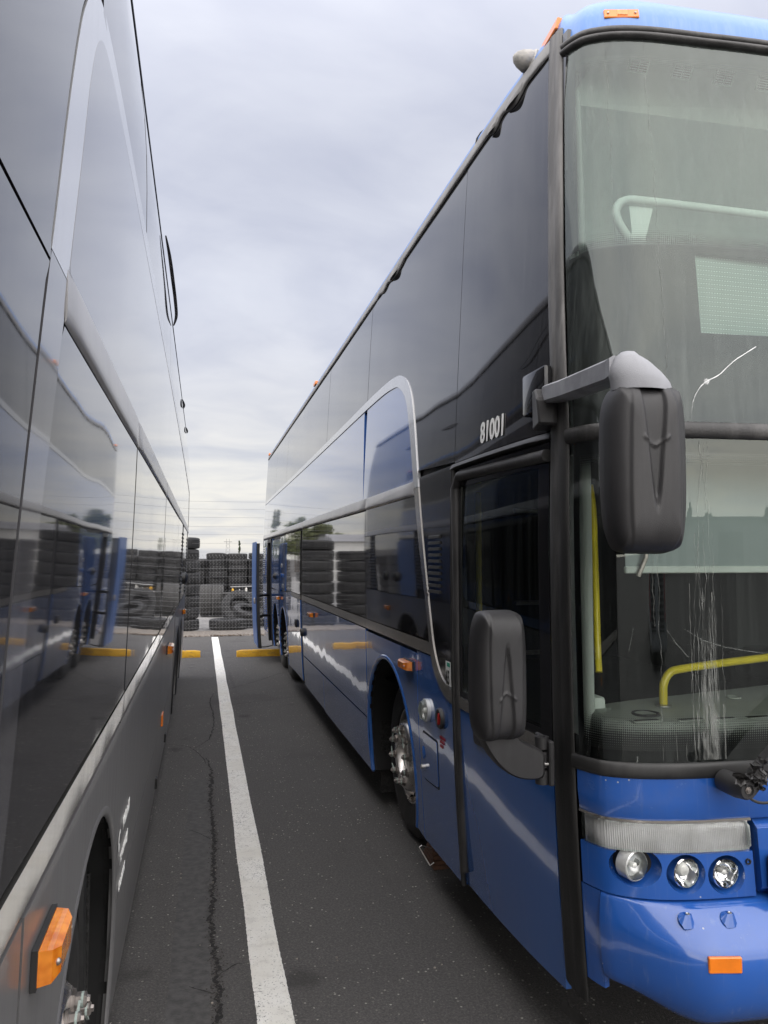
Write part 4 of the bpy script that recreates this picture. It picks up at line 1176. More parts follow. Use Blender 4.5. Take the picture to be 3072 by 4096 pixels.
for y, z in ((11.55, 1.55), (11.8, 1.55), (11.6, 1.40), (11.75, 1.70)):
    bm = bmesh.new(); c = B.S(y, z, 0); bm_box(bm, (c.x - .012, y - .03, z - .03), (c.x, y + .03, z + .03), .005); meshobj("service_cap", bm, M['blue'] if z == 1.55 else M['handle'], B.root, B.base)
# engine bay at the tail, hatch swung out on arms
panel(B, "engine_cavity", rect(13.62, 14.42, .30, 2.14, 0), M['dark'], off=-.30, depth=.0, tilt=0)
bm = bmesh.new()
for y in (13.62, 14.42):
    a = [B.S(y, .30, -.02), B.S(y, 2.14, -.02)]; v = [bm.verts.new(p) for p in (a[0], a[1], a[1] + Vector((.3, 0, 0)), a[0] + Vector((.3, 0, 0)))]; bm.faces.new(v)
meshobj("engine_cavity_side", bm, M['dark'], B.root, B.base, smooth=False)
for y0, y1, z0, z1 in ((13.62, 13.68, .30, 2.15), (14.36, 14.42, .30, 2.15), (13.62, 14.42, 2.09, 2.15)):
    panel(B, "hatch_frame", rect(y0, y1, z0, z1, 0), M['rubberdark'], off=.012, depth=.05, tilt=0)
hx = 1.18 - .91
hat = panel(B, "engine_hatch", rect(13.60, 14.62, .26, 2.10, 0, .04), M['bluedull'], off=hx, depth=.012, tilt=0)
panel(B, "hatch_rim", rect(13.59, 13.68, .25, 2.07, 0), M['rubberdark'], off=hx - .012, depth=.055, parent=hat, tilt=0)
panel(B, "hatch_lining", rect(13.66, 14.58, .29, 2.06, 0), M['rubberdark'], off=hx - .03, depth=.02, parent=hat, tilt=0)
for z in (1.15, .79):
    bm = bmesh.new(); bm_tube(bm, [B.S(13.72, z, hx - .02), B.S(13.95, z, .12), B.S(14.25, z - .01, -.10)], .022, 8); meshobj("hinge_arm", bm, M['rubberdark'], hat, B.base)
bm = bmesh.new(); bm_tube(bm, [B.S(13.66, .27, hx - .02), B.S(13.80, .25, .12), B.S(14.0, .25, -.02)], .009, 6); meshobj("hinge_arm", bm, M['rubberdark'], hat, B.base)
bm = bmesh.new(); c = B.S(13.66, 1.07, hx); bm_box(bm, (c.x - .03, 13.63, 1.02), (c.x, 13.70, 1.12), .006); meshobj("hatch_latch", bm, M['nut'], hat, B.base)
panel(B, "tail_panel", rect(14.43, YR, .33, 2.16, g), M['blue'])
for z0, z1, n in ((1.50, 2.03, 14), (.42, 1.18, 16)): louvre(B, 14.75, 15.36, z0, z1, n, M['blue'])
rear(B, "rear_panel", YR, .35, 2.90, M['blue']); rear(B, "rear_window", YR, 2.905, 3.84, M['black'])
# far side, closed simply
panel(B, "far_side_panel", rect(2.6, YR, .30, 1.34, 0), M['blue'], far=True); panel(B, "far_side_window", rect(2.6, YR, 1.345, 2.2, 0), M['black'], far=True)
panel(B, "far_side_panel", rect(2.6, YR, 2.205, 2.9, 0), M['bluewide'], far=True); panel(B, "far_side_window", rect(2.6, YR, 2.905, 3.83, 0), M['black'], far=True)
under(B, [(-1.2, 1.15, 2.60, 4.26, .30, .95), (-1.2, .55, 4.26, 5.68, .30, .95), (-1.2, 1.19, 5.68, 11.02, .285, .95), (-1.2, .5, 11.02, 13.52, .32, .95), (-1.2, .85, 13.52, YR, .32, 2.1)])
for (yc, r) in ((4.97, .645), (11.66, .585), (12.90, .585)): arch_liner(B, yc, .52 if yc < 6 else .50, r, .275 if yc < 6 else .30)
arch_lip(B, 4.97, .52, .645, .275, M['blue'], .015, .0); arch_lip(B, 11.66, .50, .585, .30, M['blue'], .010, .0); arch_lip(B, 12.90, .50, .585, .30, M['blue'], .010, .0)
add_wheel(B, 1.325, 4.97, .525, .3); add_wheel(B, 1.30, 11.66, .525, .9); add_wheel(B, 1.30, 12.90, .525, .1)
# mud flap behind the front wheel
bm = bmesh.new(); bm_box(bm, (1.30, 5.60, .10), (1.62, 5.625, .62), .003); bm_box(bm, (1.27, 5.62, .42), (1.66, 5.66, .70), .004); meshobj("mud_flap", bm, M['brush'], rb, B.base, smooth=False)
# lights, knob, hatch, decals on the front side panel
marker_light(B, 4.37, 1.20, .19, .05, .055); marker_light(B, 8.42, 1.20, .24, .045, .05); marker_light(B, 12.15, 1.195, .24, .045, .05)
def round_lamp():
    c = B.S(4.01, 1.005, 0); T = Matrix.Translation(c)
    bm = bmesh.new(); bm_lathe(bm, [(0, .062), (-.018, .062), (-.022, .056), (-.010, .052), (-.006, .03), (-.004, .001)], 28, 'X', T); fixn(bm); o = meshobj("docking_light", bm, M['lampwhite'], rb, B.base)
    bm = bmesh.new(); bm_lathe(bm, [(-.020, .056), (-.040, .046), (-.048, .025), (-.050, .001)], 28, 'X', T); fixn(bm); meshobj("lens", bm, M['lensglass'], o, B.base)
    bm = bmesh.new(); bm_lathe(bm, [(-.006, .016), (-.024, .014), (-.032, .001)], 12, 'X', T); fixn(bm); meshobj("bulb", bm, M['bulb'], o, B.base)
    c = B.S(3.765, 1.01, 0); T = Matrix.Translation(c)
    bm = bmesh.new(); bm_lathe(bm, [(0, .052), (-.012, .052), (-.020, .046), (-.018, .036), (.004, .032), (.006, .001)], 24, 'X', T); fixn(bm); o = meshobj("door_tap", bm, M['plastic'], rb, B.base)
    bm = bmesh.new(); bm_box(bm, (-.022, -.006, -.034), (.002, .006, .030), .004, mtx=T @ Matrix.Rotation(.25, 4, 'X')); meshobj("tap_handle", bm, M['red'], o, B.base)
round_lamp()
hp = panel(B, "filler_flap", rnd([(3.862, .635), (4.118, .62), (4.112, .868), (3.858, .868)], .02), M['blue'], off=.004, depth=.006)
panel(B, "flap_gap", rnd([(3.852, .625), (4.128, .61), (4.122, .878), (3.848, .878)], .02), M['shell'], off=.0012, depth=.002, tilt=0, parent=hp)
bm = bmesh.new(); bm_lathe(bm, [(0, .013), (-.022, .013), (-.024, .010), (-.024, .001)], 14, 'X', Matrix.Translation(B.S(4.10, .685, .003))); fixn(bm); meshobj("lock", bm, M['handle'], hp, B.base)
bm = bmesh.new(); bm_lathe(bm, [(-.004, .030), (-.010, .024), (-.012, .001)], 14, 'X', Matrix.Translation(B.S(4.11, .76, .0)) @ Matrix.Diagonal((1, .6, 1.25, 1))); fixn(bm); meshobj("lock_cover", bm, M['blue'], hp, B.base)
text_obj(B, "fleet_number", "81001", 3.185, 2.325, .125, M['white'], .86, .004, thick=.0030)
st = panel(B, "number_sticker", rect(3.592, 3.668, 1.195, 1.312, 0), M['white'], off=.003, depth=.002, tilt=0)
text_obj(B, "sticker_digits", "65", 3.664, 1.203, .095, M['dashblack'], .58, .0045, parent=st, thick=.002)
panel(B, "sticker_patch", rect(3.60, 3.645, 1.288, 1.307, 0), M['green'], off=.0042, depth=.001, tilt=0, parent=st)
for i, tx in enumerate(("EMERGENCY", "AIR VALVE", "DOOR")):
    text_obj(B, "valve_notice", tx, 3.80, .905 - .022 * i, .021, M['red'], .75, .0030)

# passenger door
door = panel(B, "passenger_door", [(2.565, .312), (3.53, .300), (3.53, 1.115), (2.565, 1.115)], M['blue'], off=-.004)
panel(B, "door_glass", rect(2.60, 3.45, 1.19, 2.17, 0, .03), M['glassdoor'], off=-.008, depth=0, parent=door, tilt=0)
fo = rect(2.565, 3.53, 1.165, 2.245, 0); fi = rect(2.64, 3.44, 1.20, 2.155, 0, 0)
for poly in ([fo[0], fo[1], fi[1], fi[0]], [fo[1], fo[2], fi[2], fi[1]], [fo[2], fo[3], fi[3], fi[2]], [fo[3], fo[0], fi[0], fi[3]]):
    panel(B, "door_frame", poly, M['blackdoor'], off=-.004, depth=.03, parent=door, tilt=0)
panel(B, "sash_trim", rect(2.565, 3.53, 1.118, 1.168, 0), M['steel'], off=.002, parent=door, tilt=0)
bm = bmesh.new()
for pts in ([(3.50, .36), (3.50, 2.15), (3.44, 2.205), (2.56, 2.19)],):
    bm_tube(bm, [B.S(a, b, .006) for a, b in s2(pts, 1)], .024, 10)
meshobj("door_seal", bm, M['rubber'], door, B.base)
bm = bmesh.new(); bm_tube(bm, [B.S(3.538, z, .004) for z in np.linspace(.28, 2.25, 16)], .013, 8); meshobj("door_edge_seal", bm, M['rubberdark'], door, B.base)
molding(B, "door_header", 2.54, 3.58, 2.245, 2.275, .03, M['rubberdark'], 0, parent=door)
# recessed door handle
hd = panel(B, "door_handle", rnd([(2.86, 1.02), (3.28, 1.0), (3.30, 1.14), (2.86, 1.14)], .02), M['plastic'], off=.006, depth=.01, parent=door, tilt=0)
panel(B, "handle_recess", rect(3.08, 3.24, 1.04, 1.11, 0, .015), M['dashdark'], off=.0075, depth=.001, parent=door, tilt=0)
bm = bmesh.new(); bm_lathe(bm, [(0, .016), (-.008, .016), (-.008, .001)], 12, 'X', Matrix.Translation(B.S(3.10, 1.065, .008))); meshobj("handle_lock", bm, M['handle'], door, B.base)

# corner rubber strip from roof to skirt
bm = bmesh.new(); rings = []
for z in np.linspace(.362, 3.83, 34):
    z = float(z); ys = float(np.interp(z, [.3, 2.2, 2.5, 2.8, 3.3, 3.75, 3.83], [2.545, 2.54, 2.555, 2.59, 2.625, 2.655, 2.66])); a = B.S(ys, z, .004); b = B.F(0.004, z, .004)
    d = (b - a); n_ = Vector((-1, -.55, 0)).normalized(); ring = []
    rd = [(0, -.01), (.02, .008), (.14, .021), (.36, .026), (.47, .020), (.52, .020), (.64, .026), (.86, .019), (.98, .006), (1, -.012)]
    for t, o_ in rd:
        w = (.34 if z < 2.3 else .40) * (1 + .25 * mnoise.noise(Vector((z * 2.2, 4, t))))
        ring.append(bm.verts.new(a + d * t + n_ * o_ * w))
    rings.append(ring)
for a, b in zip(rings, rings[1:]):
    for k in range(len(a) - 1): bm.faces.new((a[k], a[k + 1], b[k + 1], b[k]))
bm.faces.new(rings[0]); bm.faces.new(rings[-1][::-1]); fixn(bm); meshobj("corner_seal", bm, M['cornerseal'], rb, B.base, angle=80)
# torn foot of the strip, folded back under the corner
bm = bmesh.new(); prev = None
for i in range(9):
    t = i / 8
    row = [bm.verts.new((1.205 + .006 * i + .010 * mnoise.noise(Vector((t * 6, 1, k))), 2.475 - .09 * t + .010 * k, .335 - .016 * k - .03 * t + .012 * mnoise.noise(Vector((t * 5, k, 0))))) for k in range(4)]
    if prev:
        for k in range(3): bm.faces.new((prev[k], row[k], row[k + 1], prev[k + 1]))
    prev = row
meshobj("torn_seal", bm, M['rubberdark'], rb, B.base)
# gutter rubber along the roof edge, peeling in places
def droop(y):
    d = 0
    for c, w, a in ((2.95, .10, .030), (3.17, .07, .024), (4.98, .22, .028), (5.35, .10, .020)): d -= a * max(0, 1 - ((y - c) / w) ** 2)
    return d
molding(B, "roof_seal", 2.63, 5.6, 3.768, 3.834, .009, M['rubberpale'], .006, off=.004, droop=droop, seg=.025, seed=5)
molding(B, "roof_seal", 5.6, YR, 3.768, 3.834, .009, M['rubberpale'], .003, off=.004, seed=6)
for yy, L in ((2.94, .16), (3.17, .10), (5.0, .25)):
    bm = bmesh.new(); prev = None
    for i in range(11):
        t = i / 10; y = yy - L / 2 + L * t; s = math.sin(PI * t)
        row = [bm.verts.new(B.S(y, 3.79, .014)), bm.verts.new(B.S(y + .012, 3.772 - .012 * s, .014 + .014 * s)), bm.verts.new(B.S(y + .02, 3.762 - .018 * s, .010 + .018 * s))]
        if prev:
            for k in range(2): bm.faces.new((prev[k], row[k], row[k + 1], prev[k + 1]))
        prev = row
    meshobj("peeling_seal", bm, M['rubberpale'], rb, B.base)
rf = roof(B, M['blueroof'], YR)
bm = bmesh.new(); bm_tube(bm, [Vector((B.S(3.45, 3.835, -.002).x + .46 * (1 - math.cos(t)), 3.45, 3.835 + .196 * math.sin(t) + .001)) for t in np.linspace(0, 1.5, 10)], .004, 5); meshobj("roof_joint", bm, M['shell'], rf, B.base)
# roof corner: amber reflector and white camera dome
bm = bmesh.new()
a, b = B.S(2.60, 3.862, .0), B.S(2.79, 3.862, .0)
T = Matrix.Translation((1.318, 2.70, 3.880)) @ Matrix.Rotation(math.radians(14), 4, 'Y') @ Matrix.Rotation(math.radians(-3), 4, 'Z')
bm_box(bm, (-.012, -.080, -.026), (.03, .080, .026), .004, T); meshobj("side_reflector", bm, M['orange'], rb, B.base, smooth=False)
bm = bmesh.new()
T = Matrix.Translation((1.300, 2.87, 3.885)) @ Matrix.Rotation(math.radians(12), 4, 'Y')
bm_lathe(bm, [(.05, .064), (-.02, .066), (-.035, .060), (-.058, .052), (-.085, .034), (-.10, .012), (-.102, .001)], 22, 'X', T @ Matrix.Diagonal((.72, .78, .62, 1))); fixn(bm); o = meshobj("camera_dome", bm, M['whitedome'], rb, B.base)
bm = bmesh.new(); bm_box(bm, (-.004, -.055, -.05), (.03, .055, .032), .010, T); meshobj("dome_base", bm, M['whitedome'], o, B.base)
for y in (8.9, 15.3):
    bm = bmesh.new(); bm_box(bm, (B.S(y, 3.86, 0).x - .02, y - .08, 3.845), (B.S(y, 3.86, 0).x + .03, y + .08, 3.885), .006); meshobj("side_reflector", bm, M['orange'], rb, B.base)

# ---- front of the blue coach
F = B.F
patch(B, "roof_front_seal", 0.004, 2.496, lambda d: 3.700 + .02 * max(0, 1 - min(d, 2.5 - d) / .05) * 0, 3.728, M['rubber'], off=.004, bulge=.016, depth=.03, nz=6)
patch(B, "roof_front_seal", 0.004, 2.496, 3.727, 3.757, M['rubber'], off=.003, bulge=.014, depth=.03, nz=6)
gu = patch(B, "upper_windscreen", 0.006, 2.494, 2.262, 3.702, M['glassup'], off=0.0, depth=0, nz=14)
ft = halftone("ceramic_dots_top", 3.585, 3.645, True); fm = halftone("ceramic_dots_middle", 2.875, 2.955, False); fl_ = halftone("ceramic_dots_bottom", 1.20, 1.325, False); flt = halftone("ceramic_dots_lowtop", 2.115, 2.165, True)
patch(B, "screen_border", .006, .022, 2.90, 3.70, M['screen'], off=-.010, depth=0, nz=8, parent=gu)
patch(B, "screen_border", 2.478, 2.494, 2.90, 3.70, M['screen'], off=-.010, depth=0, nz=8, parent=gu)
patch(B, "screen_border", .022, 2.478, 3.642, 3.70, M['screen'], off=-.010, depth=0, nz=2, parent=gu)
patch(B, "screen_border", .022, 2.478, 3.575, 3.642, ft, off=-.010, depth=0, nz=2, parent=gu)
patch(B, "screen_border", .006, .40, 2.265, 2.885, M['screen'], off=-.010, depth=0, nz=6, parent=gu)
patch(B, "screen_border", .40, 2.10, 2.265, 2.572, M['screen'], off=-.010, depth=0, nz=3, parent=gu)
patch(B, "screen_border", .40, 2.10, 2.858, 2.885, M['screen'], off=-.010, depth=0, nz=1, parent=gu)
patch(B, "screen_border", 2.10, 2.494, 2.265, 2.885, M['screen'], off=-.010, depth=0, nz=6, parent=gu)
patch(B, "screen_border", .022, 2.478, 2.885, 2.965, fm, off=-.010, depth=0, nz=2, parent=gu)
gl_ = patch(B, "lower_windscreen", 0.006, 2.494, 1.170, 2.235, M['glasslow'], off=0.0, depth=0, nz=10)
patch(B, "screen_border", .006, .014, 1.170, 2.235, M['screen'], off=-.010, depth=0, nz=8, parent=gl_)
patch(B, "screen_border", .014, 2.494, 1.170, 1.205, M['screen'], off=-.010, depth=0, nz=1, parent=gl_)
patch(B, "screen_border", .014, 2.494, 1.205, 1.33, fl_, off=-.010, depth=0, nz=2, parent=gl_)
patch(B, "screen_border", .014, 2.494, 2.165, 2.235, M['screen'], off=-.010, depth=0, nz=1, parent=gl_)
patch(B, "screen_border", .014, 2.494, 2.10, 2.165, flt, off=-.010, depth=0, nz=2, parent=gl_)
patch(B, "middle_seal", 0.002, 2.498, 2.210, 2.264, M['rubber'], off=.006, bulge=.013, depth=.03, nz=8, pw=.45)
patch(B, "lower_seal", 0.002, 2.498, 1.121, 1.170, M['rubberdark'], off=.003, bulge=.008, depth=.03, nz=8, pw=.45)
patch(B, "front_band", 0.006, 2.494, .990, 1.122, M['bluefront'], off=-.002, nz=4, rows=[(0, -.004), (.06, .0), (.5, .004), (1, .004)])
patch(B, "front_backing", 0.004, 2.496, .46, 1.12, M['shell'], off=-.045, depth=.0, nz=6)
# lamp strip: chrome back, ribbed clear front
patch(B, "lamp_tray", .008, .505, .893, .987, M['tray'], off=-.016, depth=.0, nz=5, D=[.008 + .497 * i / 240 for i in range(241)], offf=lambda d:   .0011 * math.sin(d / .0062 * 2 * PI))
Dl = [.010 + (.500 - .010) * i / 180 for i in range(181)]
def lens(d0, D):
    bm = bmesh.new(); grid = []
    for i, d in enumerate(D):
        e_ = min(1, (D[-1] - d) / .02); e0 = 1
        zt_, zb_ = .985 - .012 * (1 - e_) ** 2, .897 + .010 * (1 - e_) ** 2
        rib = .0013 if i % 2 else -.0013
        if d < .035: rib = 0
        row = []
        for v, o_ in ((0, -.03), (0, .000), (.04, .004), (.12, .004), (.14, .005 + rib), (.3, .006 + rib), (.5, .0065 + rib), (.7, .006 + rib), (.86, .005 + rib), (.88, .004), (.96, .004), (1, .0), (1, -.03)):
            row.append(bm.verts.new(F(d, zb_ + (zt_ - zb_) * v, o_)))
        grid.append(row)
    for a, b in zip(grid, grid[1:]):
        for k in range(len(a) - 1): bm.faces.new((a[k], a[k + 1], b[k + 1], b[k]))
    bm.faces.new(grid[-1]); fixn(bm)
    return meshobj("lamp_lens", bm, M['lensglass'], rb, B.base, angle=25)
ln = lens(0, Dl)
patch(B, "lamp_strip_frame", .006, .508, .9855, .9935, M['steel'], off=.001, depth=.02, nz=2)
# lamp panel with dished recesses
LD = [(.112, .850), (.272, .833), (.408, .826)]
lp = patch(B, "lamp_panel", 0.006, .505, .757, .892, M['bluefront'], off=.0, depth=.11, nz=6, D=[.006 + .499 * (i / 40) for i in range(41)])
bmc = bmesh.new(); bmc.from_mesh(lp.data)
be = [e_ for e_ in bmc.edges if len(e_.link_faces) == 1]
bmesh.ops.holes_fill(bmc, edges=be, sides=0); fixn(bmc); bmc.to_mesh(lp.data); bmc.free()
cut = bmesh.new()
for d, z in LD:
    c = F(d, z, .030) - B.base; first = d < .2
    if first: c += Vector((.014, 0, 0))
    bmesh.ops.create_uvsphere(cut, u_segments=32, v_segments=16, radius=1, matrix=Matrix.Translation(c) @ Matrix.Diagonal((.080 if first else .066, .112 if first else .098, .062, 1)))
cme = bpy.data.meshes.new("dish_cut"); cut.to_mesh(cme); cut.free()
co_ = bpy.data.objects.new("dish_cut", cme); COL.objects.link(co_); co_.location = B.base
md = lp.modifiers.new("dish", 'BOOLEAN'); md.object = co_; md.operation = 'DIFFERENCE'; md.solver = 'EXACT'
bpy.context.view_layer.update()
nm = bpy.data.meshes.new_from_object(lp.evaluated_get(bpy.context.evaluated_depsgraph_get()))
lp.modifiers.clear(); lp.data = nm; nm.name = "lamp_panel"
bpy.data.objects.remove(co_)
bm = bmesh.new(); bm.from_mesh(nm); 
for f in bm.faces: f.smooth = True
for e_ in bm.edges:
    if len(e_.link_faces) == 2 and e_.link_faces[0].normal.angle(e_.link_faces[1].normal, 0) > .5: e_.smooth = False
bm.to_mesh(nm); bm.free(); nm.materials.clear(); nm.materials.append(M['bluefront'])
for i, (d, z) in enumerate(LD):
    c = F(d, z, -.022 if i else -.018); T = Matrix.Translation(c) @ Matrix.Rotation(math.radians([14, 4, 2][i]), 4, 'Z')
    bm = bmesh.new(); bm_lathe(bm, [(.03, .047), (-.012, .047), (-.016, .044), (-.012, .041), (.004, .036), (.016, .026), (.022, .012), (.024, .001)], 32, 'Y', T); fixn(bm); hl = meshobj("headlight", bm, M['chrome' if i else 'lampwhite'], rb, B.base, angle=35)
    bm = bmesh.new()
    if i == 0: prof = [(-.013, .043), (-.024, .036), (-.031, .022), (-.034, .001)]
    else: prof = [(-.013, .043), (-.022, .038), (-.027, .024), (-.029, .001)]
    rgs = bm_lathe(bm, prof, 32, 'Y', T, (lambda j, k, r: r - (.0012 if (k % 2 and j in (1, 2)) else 0)) if i == 0 else None); bm.faces.new(rgs[-1]); fixn(bm); meshobj("lens", bm, M['lensglass'], hl, B.base)
    bm = bmesh.new()
    if i == 1: bm_lathe(bm, [(.010, .022), (-.004, .022), (-.014, .016), (-.018, .001)], 20, 'Y', T @ Matrix.Translation((-.008, 0, .008)))
    else: bm_lathe(bm, [(.02, .009), (-.006, .009), (-.010, .005), (-.011, .001)], 12, 'Y', T)
    fixn(bm); meshobj("bulb", bm, M['bulb'], hl, B.base)
bm = bmesh.new(); bm_lathe(bm, [(.004, .009), (-.004, .009), (-.004, .006), (.004, .005), (.004, .001)], 12, 'Y', Matrix.Translation(F(.485, .862, .002))); meshobj("panel_screw", bm, M['rubberdark'], rb, B.base)
patch(B, "front_center_panel", .522, 1.978, .765, .985, M['bluefront'], off=.010, depth=.05, nz=4, rows=[(0, -.02), (.1, 0), (.9, .0), (1, -.03)])
bm = bmesh.new(); c = F(.80, .82, .02); bm_box(bm, (F(.535, .8, 0).x, c.y - .02, .762), (F(.86, .8, 0).x, c.y + .02, .888), .006); meshobj("plate_holder", bm, M['plastic'], rb, B.base)
for s in (1,):
    patch(B, "lamp_panel", 1.995, 2.494, .757, .985, M['bluefront'], off=.0, depth=.04, nz=4)
# bumper
sm = lambda x: max(0, min(1, x)) ** 2 * (3 - 2 * max(0, min(1, x)))
rows = [(1.0, -.03), (.985, .004), (.95, .022), (.87, .052), (.79, .080), (.73, .099), (.68, .110), (.62, .117), (.54, .121), (.42, .121), (.30, .114), (.20, .100), (.11, .078), (.05, .052), (.01, .015), (0, -.01)][::-1]
bz = lambda d: .385 + .10 * (1 - sm((min(d, 2.5 - d) - .02) / .28))
patch(B, "bumper", .030, 2.470, bz, .752, M['bluefront'], rows=rows, depth=.02, offf=lambda d: .12 + .88 * sm((min(d, 2.5 - d) - .02) / .30), D=dxs(.030, 2.470, .006))
patch(B, "bumper_corner", 0.004, .028, .445, .752, M['bluefront'], off=-.002, depth=.02, nz=5)
patch(B, "bumper_corner", 2.472, 2.496, .44, .752, M['bluefront'], off=-.002, depth=.02, nz=5)
def front_pt(d, z):  # on the bumper skin
    v = (z - bz(d)) / (.752 - bz(d)); o_ = float(np.interp(v, [r[0] for r in rows], [r[1] for r in rows])) * (.12 + .88 * sm((d - .02) / .30)); return F(d, z, o_)
a, b = front_pt(.268, .616), front_pt(.372, .612)
bm = bmesh.new(); T = Matrix.Translation((a + b) / 2) @ Matrix.Rotation(math.atan2(b.y - a.y, b.x - a.x), 4, 'Z'); bm_box(bm, (-.050, -.009, -.0235), (.050, .004, .0235), .003, T); o = meshobj("bumper_reflector", bm, M['orange'], rb, B.base, smooth=False)
for d in (.245, .378):
    p_ = front_pt(d, .718); T = Matrix.Translation(p_ + Vector((0, 0, -.004))) @ Matrix.Diagonal((.62, .62, .62, 1))
    bm = bmesh.new()
    prof = [(-.045, .004, -.0), (-.03, .02, 0), (0, .030, 0), (.02, .027, 0), (.04, .012, 0)]
    # teardrop boss: flat round top sloping into the ledge
    n = 36; top = []; bot = []
    for k in range(n):
        t = 2 * PI * k / n; top.append(bm.verts.new(T @ Vector((.020 * math.cos(t) + .004, .014 * math.sin(t) - .008, .026 - .10 * .014 * math.sin(t)))))
        bx = .034 * math.cos(t) - (.012 if math.cos(t) < -.3 else 0); by = (.030 if math.sin(t) > 0 else .028) * math.sin(t) - .012
        bot.append(bm.verts.new(T @ Vector((bx, by, .010 + .95 * by if by > -.03 else -.03))))
    for k in range(n): bm.faces.new((bot[k], bot[(k + 1) % n], top[(k + 1) % n], top[k]))
    bm.faces.new(top); fixn(bm); o = meshobj("tow_boss", bm, M['bluefront'], rb, B.base, angle=45)
    bm = bmesh.new(); bm_lathe(bm, [(.024, .011), (.030, .011), (.031, .008), (.027, .006), (.026, .001)], 16, 'Z', T @ Matrix.Translation((.004, -.008, 0))); fixn(bm); meshobj("bolt", bm, M['handle'], o, B.base)
# roof marker lamp above the windscreen
a, b = F(.125, 3.80, .0), F(.255, 3.80, .0)
bm = bmesh.new(); c = (a + b) / 2; T = Matrix.Translation((c.x, c.y - .004 + .012, 3.812)) @ Matrix.Rotation(math.atan2(b.y - a.y, b.x - a.x), 4, 'Z') @ Matrix.Rotation(math.radians(-14), 4, 'X')
bm_box(bm, (-.064, -.012, -.020), (.064, .016, .020), .003, T); o = meshobj("roof_marker_light", bm, M['orange'], rb, B.base, smooth=False)
bm = bmesh.new(); bm_box(bm, (-.018, -.0145, -.012), (.022, -.010, .016), .002, T); meshobj("marker_center", bm, M['amber'], o, B.base, smooth=False)
for s in (-1, 1):
    bm = bmesh.new(); bm_lathe(bm, [(-.014, .005), (-.016, .004), (-.016, .001)], 8, 'Y', T @ Matrix.Translation((s * .05, 0, 0))); meshobj("screw", bm, M['nut'], o, B.base)

# ---- inside the blue coach
bm = bmesh.new()
def inner(bm, x0, x1, y0, y1, z0, z1, faces):
    v = [bm.verts.new(p) for p in ((x0, y0, z0), (x1, y0, z0), (x1, y1, z0), (x0, y1, z0), (x0, y0, z1), (x1, y0, z1), (x1, y1, z1), (x0, y1, z1))]
    d = {'floor': (0, 1, 2, 3), 'top': (4, 7, 6, 5), 'back': (2, 3, 7, 6), 'left': (0, 3, 7, 4), 'right': (1, 2, 6, 5)}
    for f in faces: bm.faces.new([v[i] for i in d[f]])
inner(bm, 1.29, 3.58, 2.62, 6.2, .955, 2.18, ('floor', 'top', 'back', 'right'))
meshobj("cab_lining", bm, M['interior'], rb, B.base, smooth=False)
bm = bmesh.new(); inner(bm, 1.33, 3.55, 2.56, 4.1, 2.255, 3.74, ('floor', 'top', 'back', 'left', 'right')); meshobj("saloon_lining", bm, M['saloon'], rb, B.base, smooth=False)
# pale corner pillars behind the glass
bm = bmesh.new(); bm_box(bm, (1.288, 2.455, 1.20), (1.331, 2.55, 2.19), .006)
meshobj("corner_pillar", bm, M['pillar'], rb, B.base, smooth=False)
bm = bmesh.new(); bm_tube(bm, [(1.345, 2.55, 2.88), (1.345, 2.565, 3.3), (1.355, 2.60, 3.66)], .026, 10); bm_tube(bm, [(1.31, 2.53, 2.88), (1.312, 2.545, 3.3), (1.325, 2.59, 3.66)], .016, 8); meshobj("corner_pillar", bm, M['ceiling'], rb, B.base)
bm = bmesh.new(); bm_box(bm, (1.330, 2.47, 1.20), (1.382, 2.57, 1.335), .014, seg=2); meshobj("door_motor_cover", bm, M['pillar'], rb, B.base)
# dashboard
bm = bmesh.new()
outl = [(1.30, 2.36), (1.315, 2.47), (1.36, 2.52), (1.46, 2.56), (1.72, 2.62), (2.05, 2.70), (2.45, 2.78), (3.3, 2.80), (3.45, 2.4), (3.3, 2.26), (2.43, 2.22), (1.75, 2.235), (1.50, 2.255), (1.37, 2.295)]
outl = [(p.x, p.y) for p in smooth_pts([(a, b, 0) for a, b in outl + [outl[0]]], 5)][:-1]
rg = []
cxm, cym = 2.4, 2.48
for z, s, in ((1.02, -.012), (1.20, -.006), (1.245, .0), (1.268, .006), (1.278, .016), (1.282, .03)):
    ring = []
    for (x, y) in outl:
        d = Vector((max(1.5, min(3.2, x)) - x, cym - y)); L = max(d.length, .001); d /= L
        rise = .022 * max(0, min(1, (y - 2.28) / .3)) if z > 1.24 else 0
        ring.append(bm.verts.new((x + d.x * s, y + d.y * s, z + rise)))
    rg.append(ring)
for a, b in zip(rg, rg[1:]):
    for k in range(len(a)): bm.faces.new((a[k], a[(k + 1) % len(a)], b[(k + 1) % len(a)], b[k]))
f = bm.faces.new(rg[-1]); bmesh.ops.triangulate(bm, faces=[f]); fixn(bm)
ds = meshobj("dashboard", bm, M['dash'], rb, B.base, angle=50)
def dz(y): return 1.282 + .022 * max(0, min(1, (y - 2.28) / .3))
for x, y, w in ((1.43, 2.30, .10), (1.585, 2.285, .10), (1.70, 2.275, .10), (1.83, 2.27, .10), (1.98, 2.265, .10)):
    bm = bmesh.new(); bm_box(bm, (x - w / 2, y - .011, dz(y) - .004), (x + w / 2, y + .013, dz(y) + .003), .004, seg=2); o = meshobj("dash_vent", bm, M['dash'], ds, B.base)
    bm = bmesh.new(); bm_box(bm, (x - w / 2 + .008, y - .006, dz(y)), (x + w / 2 - .008, y + .008, dz(y) + .0045)); meshobj("vent_slot", bm, M['dashdark'], ds, B.base, smooth=False)
bm = bmesh.new(); bm_lathe(bm, [(.0, .048), (.006, .046), (.006, .040), (-.0, .038), (.0, .001)], 28, 'Z', Matrix.Translation((1.475, 2.375, dz(2.375)))); fixn(bm); meshobj("cup_holder", bm, M['dashdark'], ds, B.base)
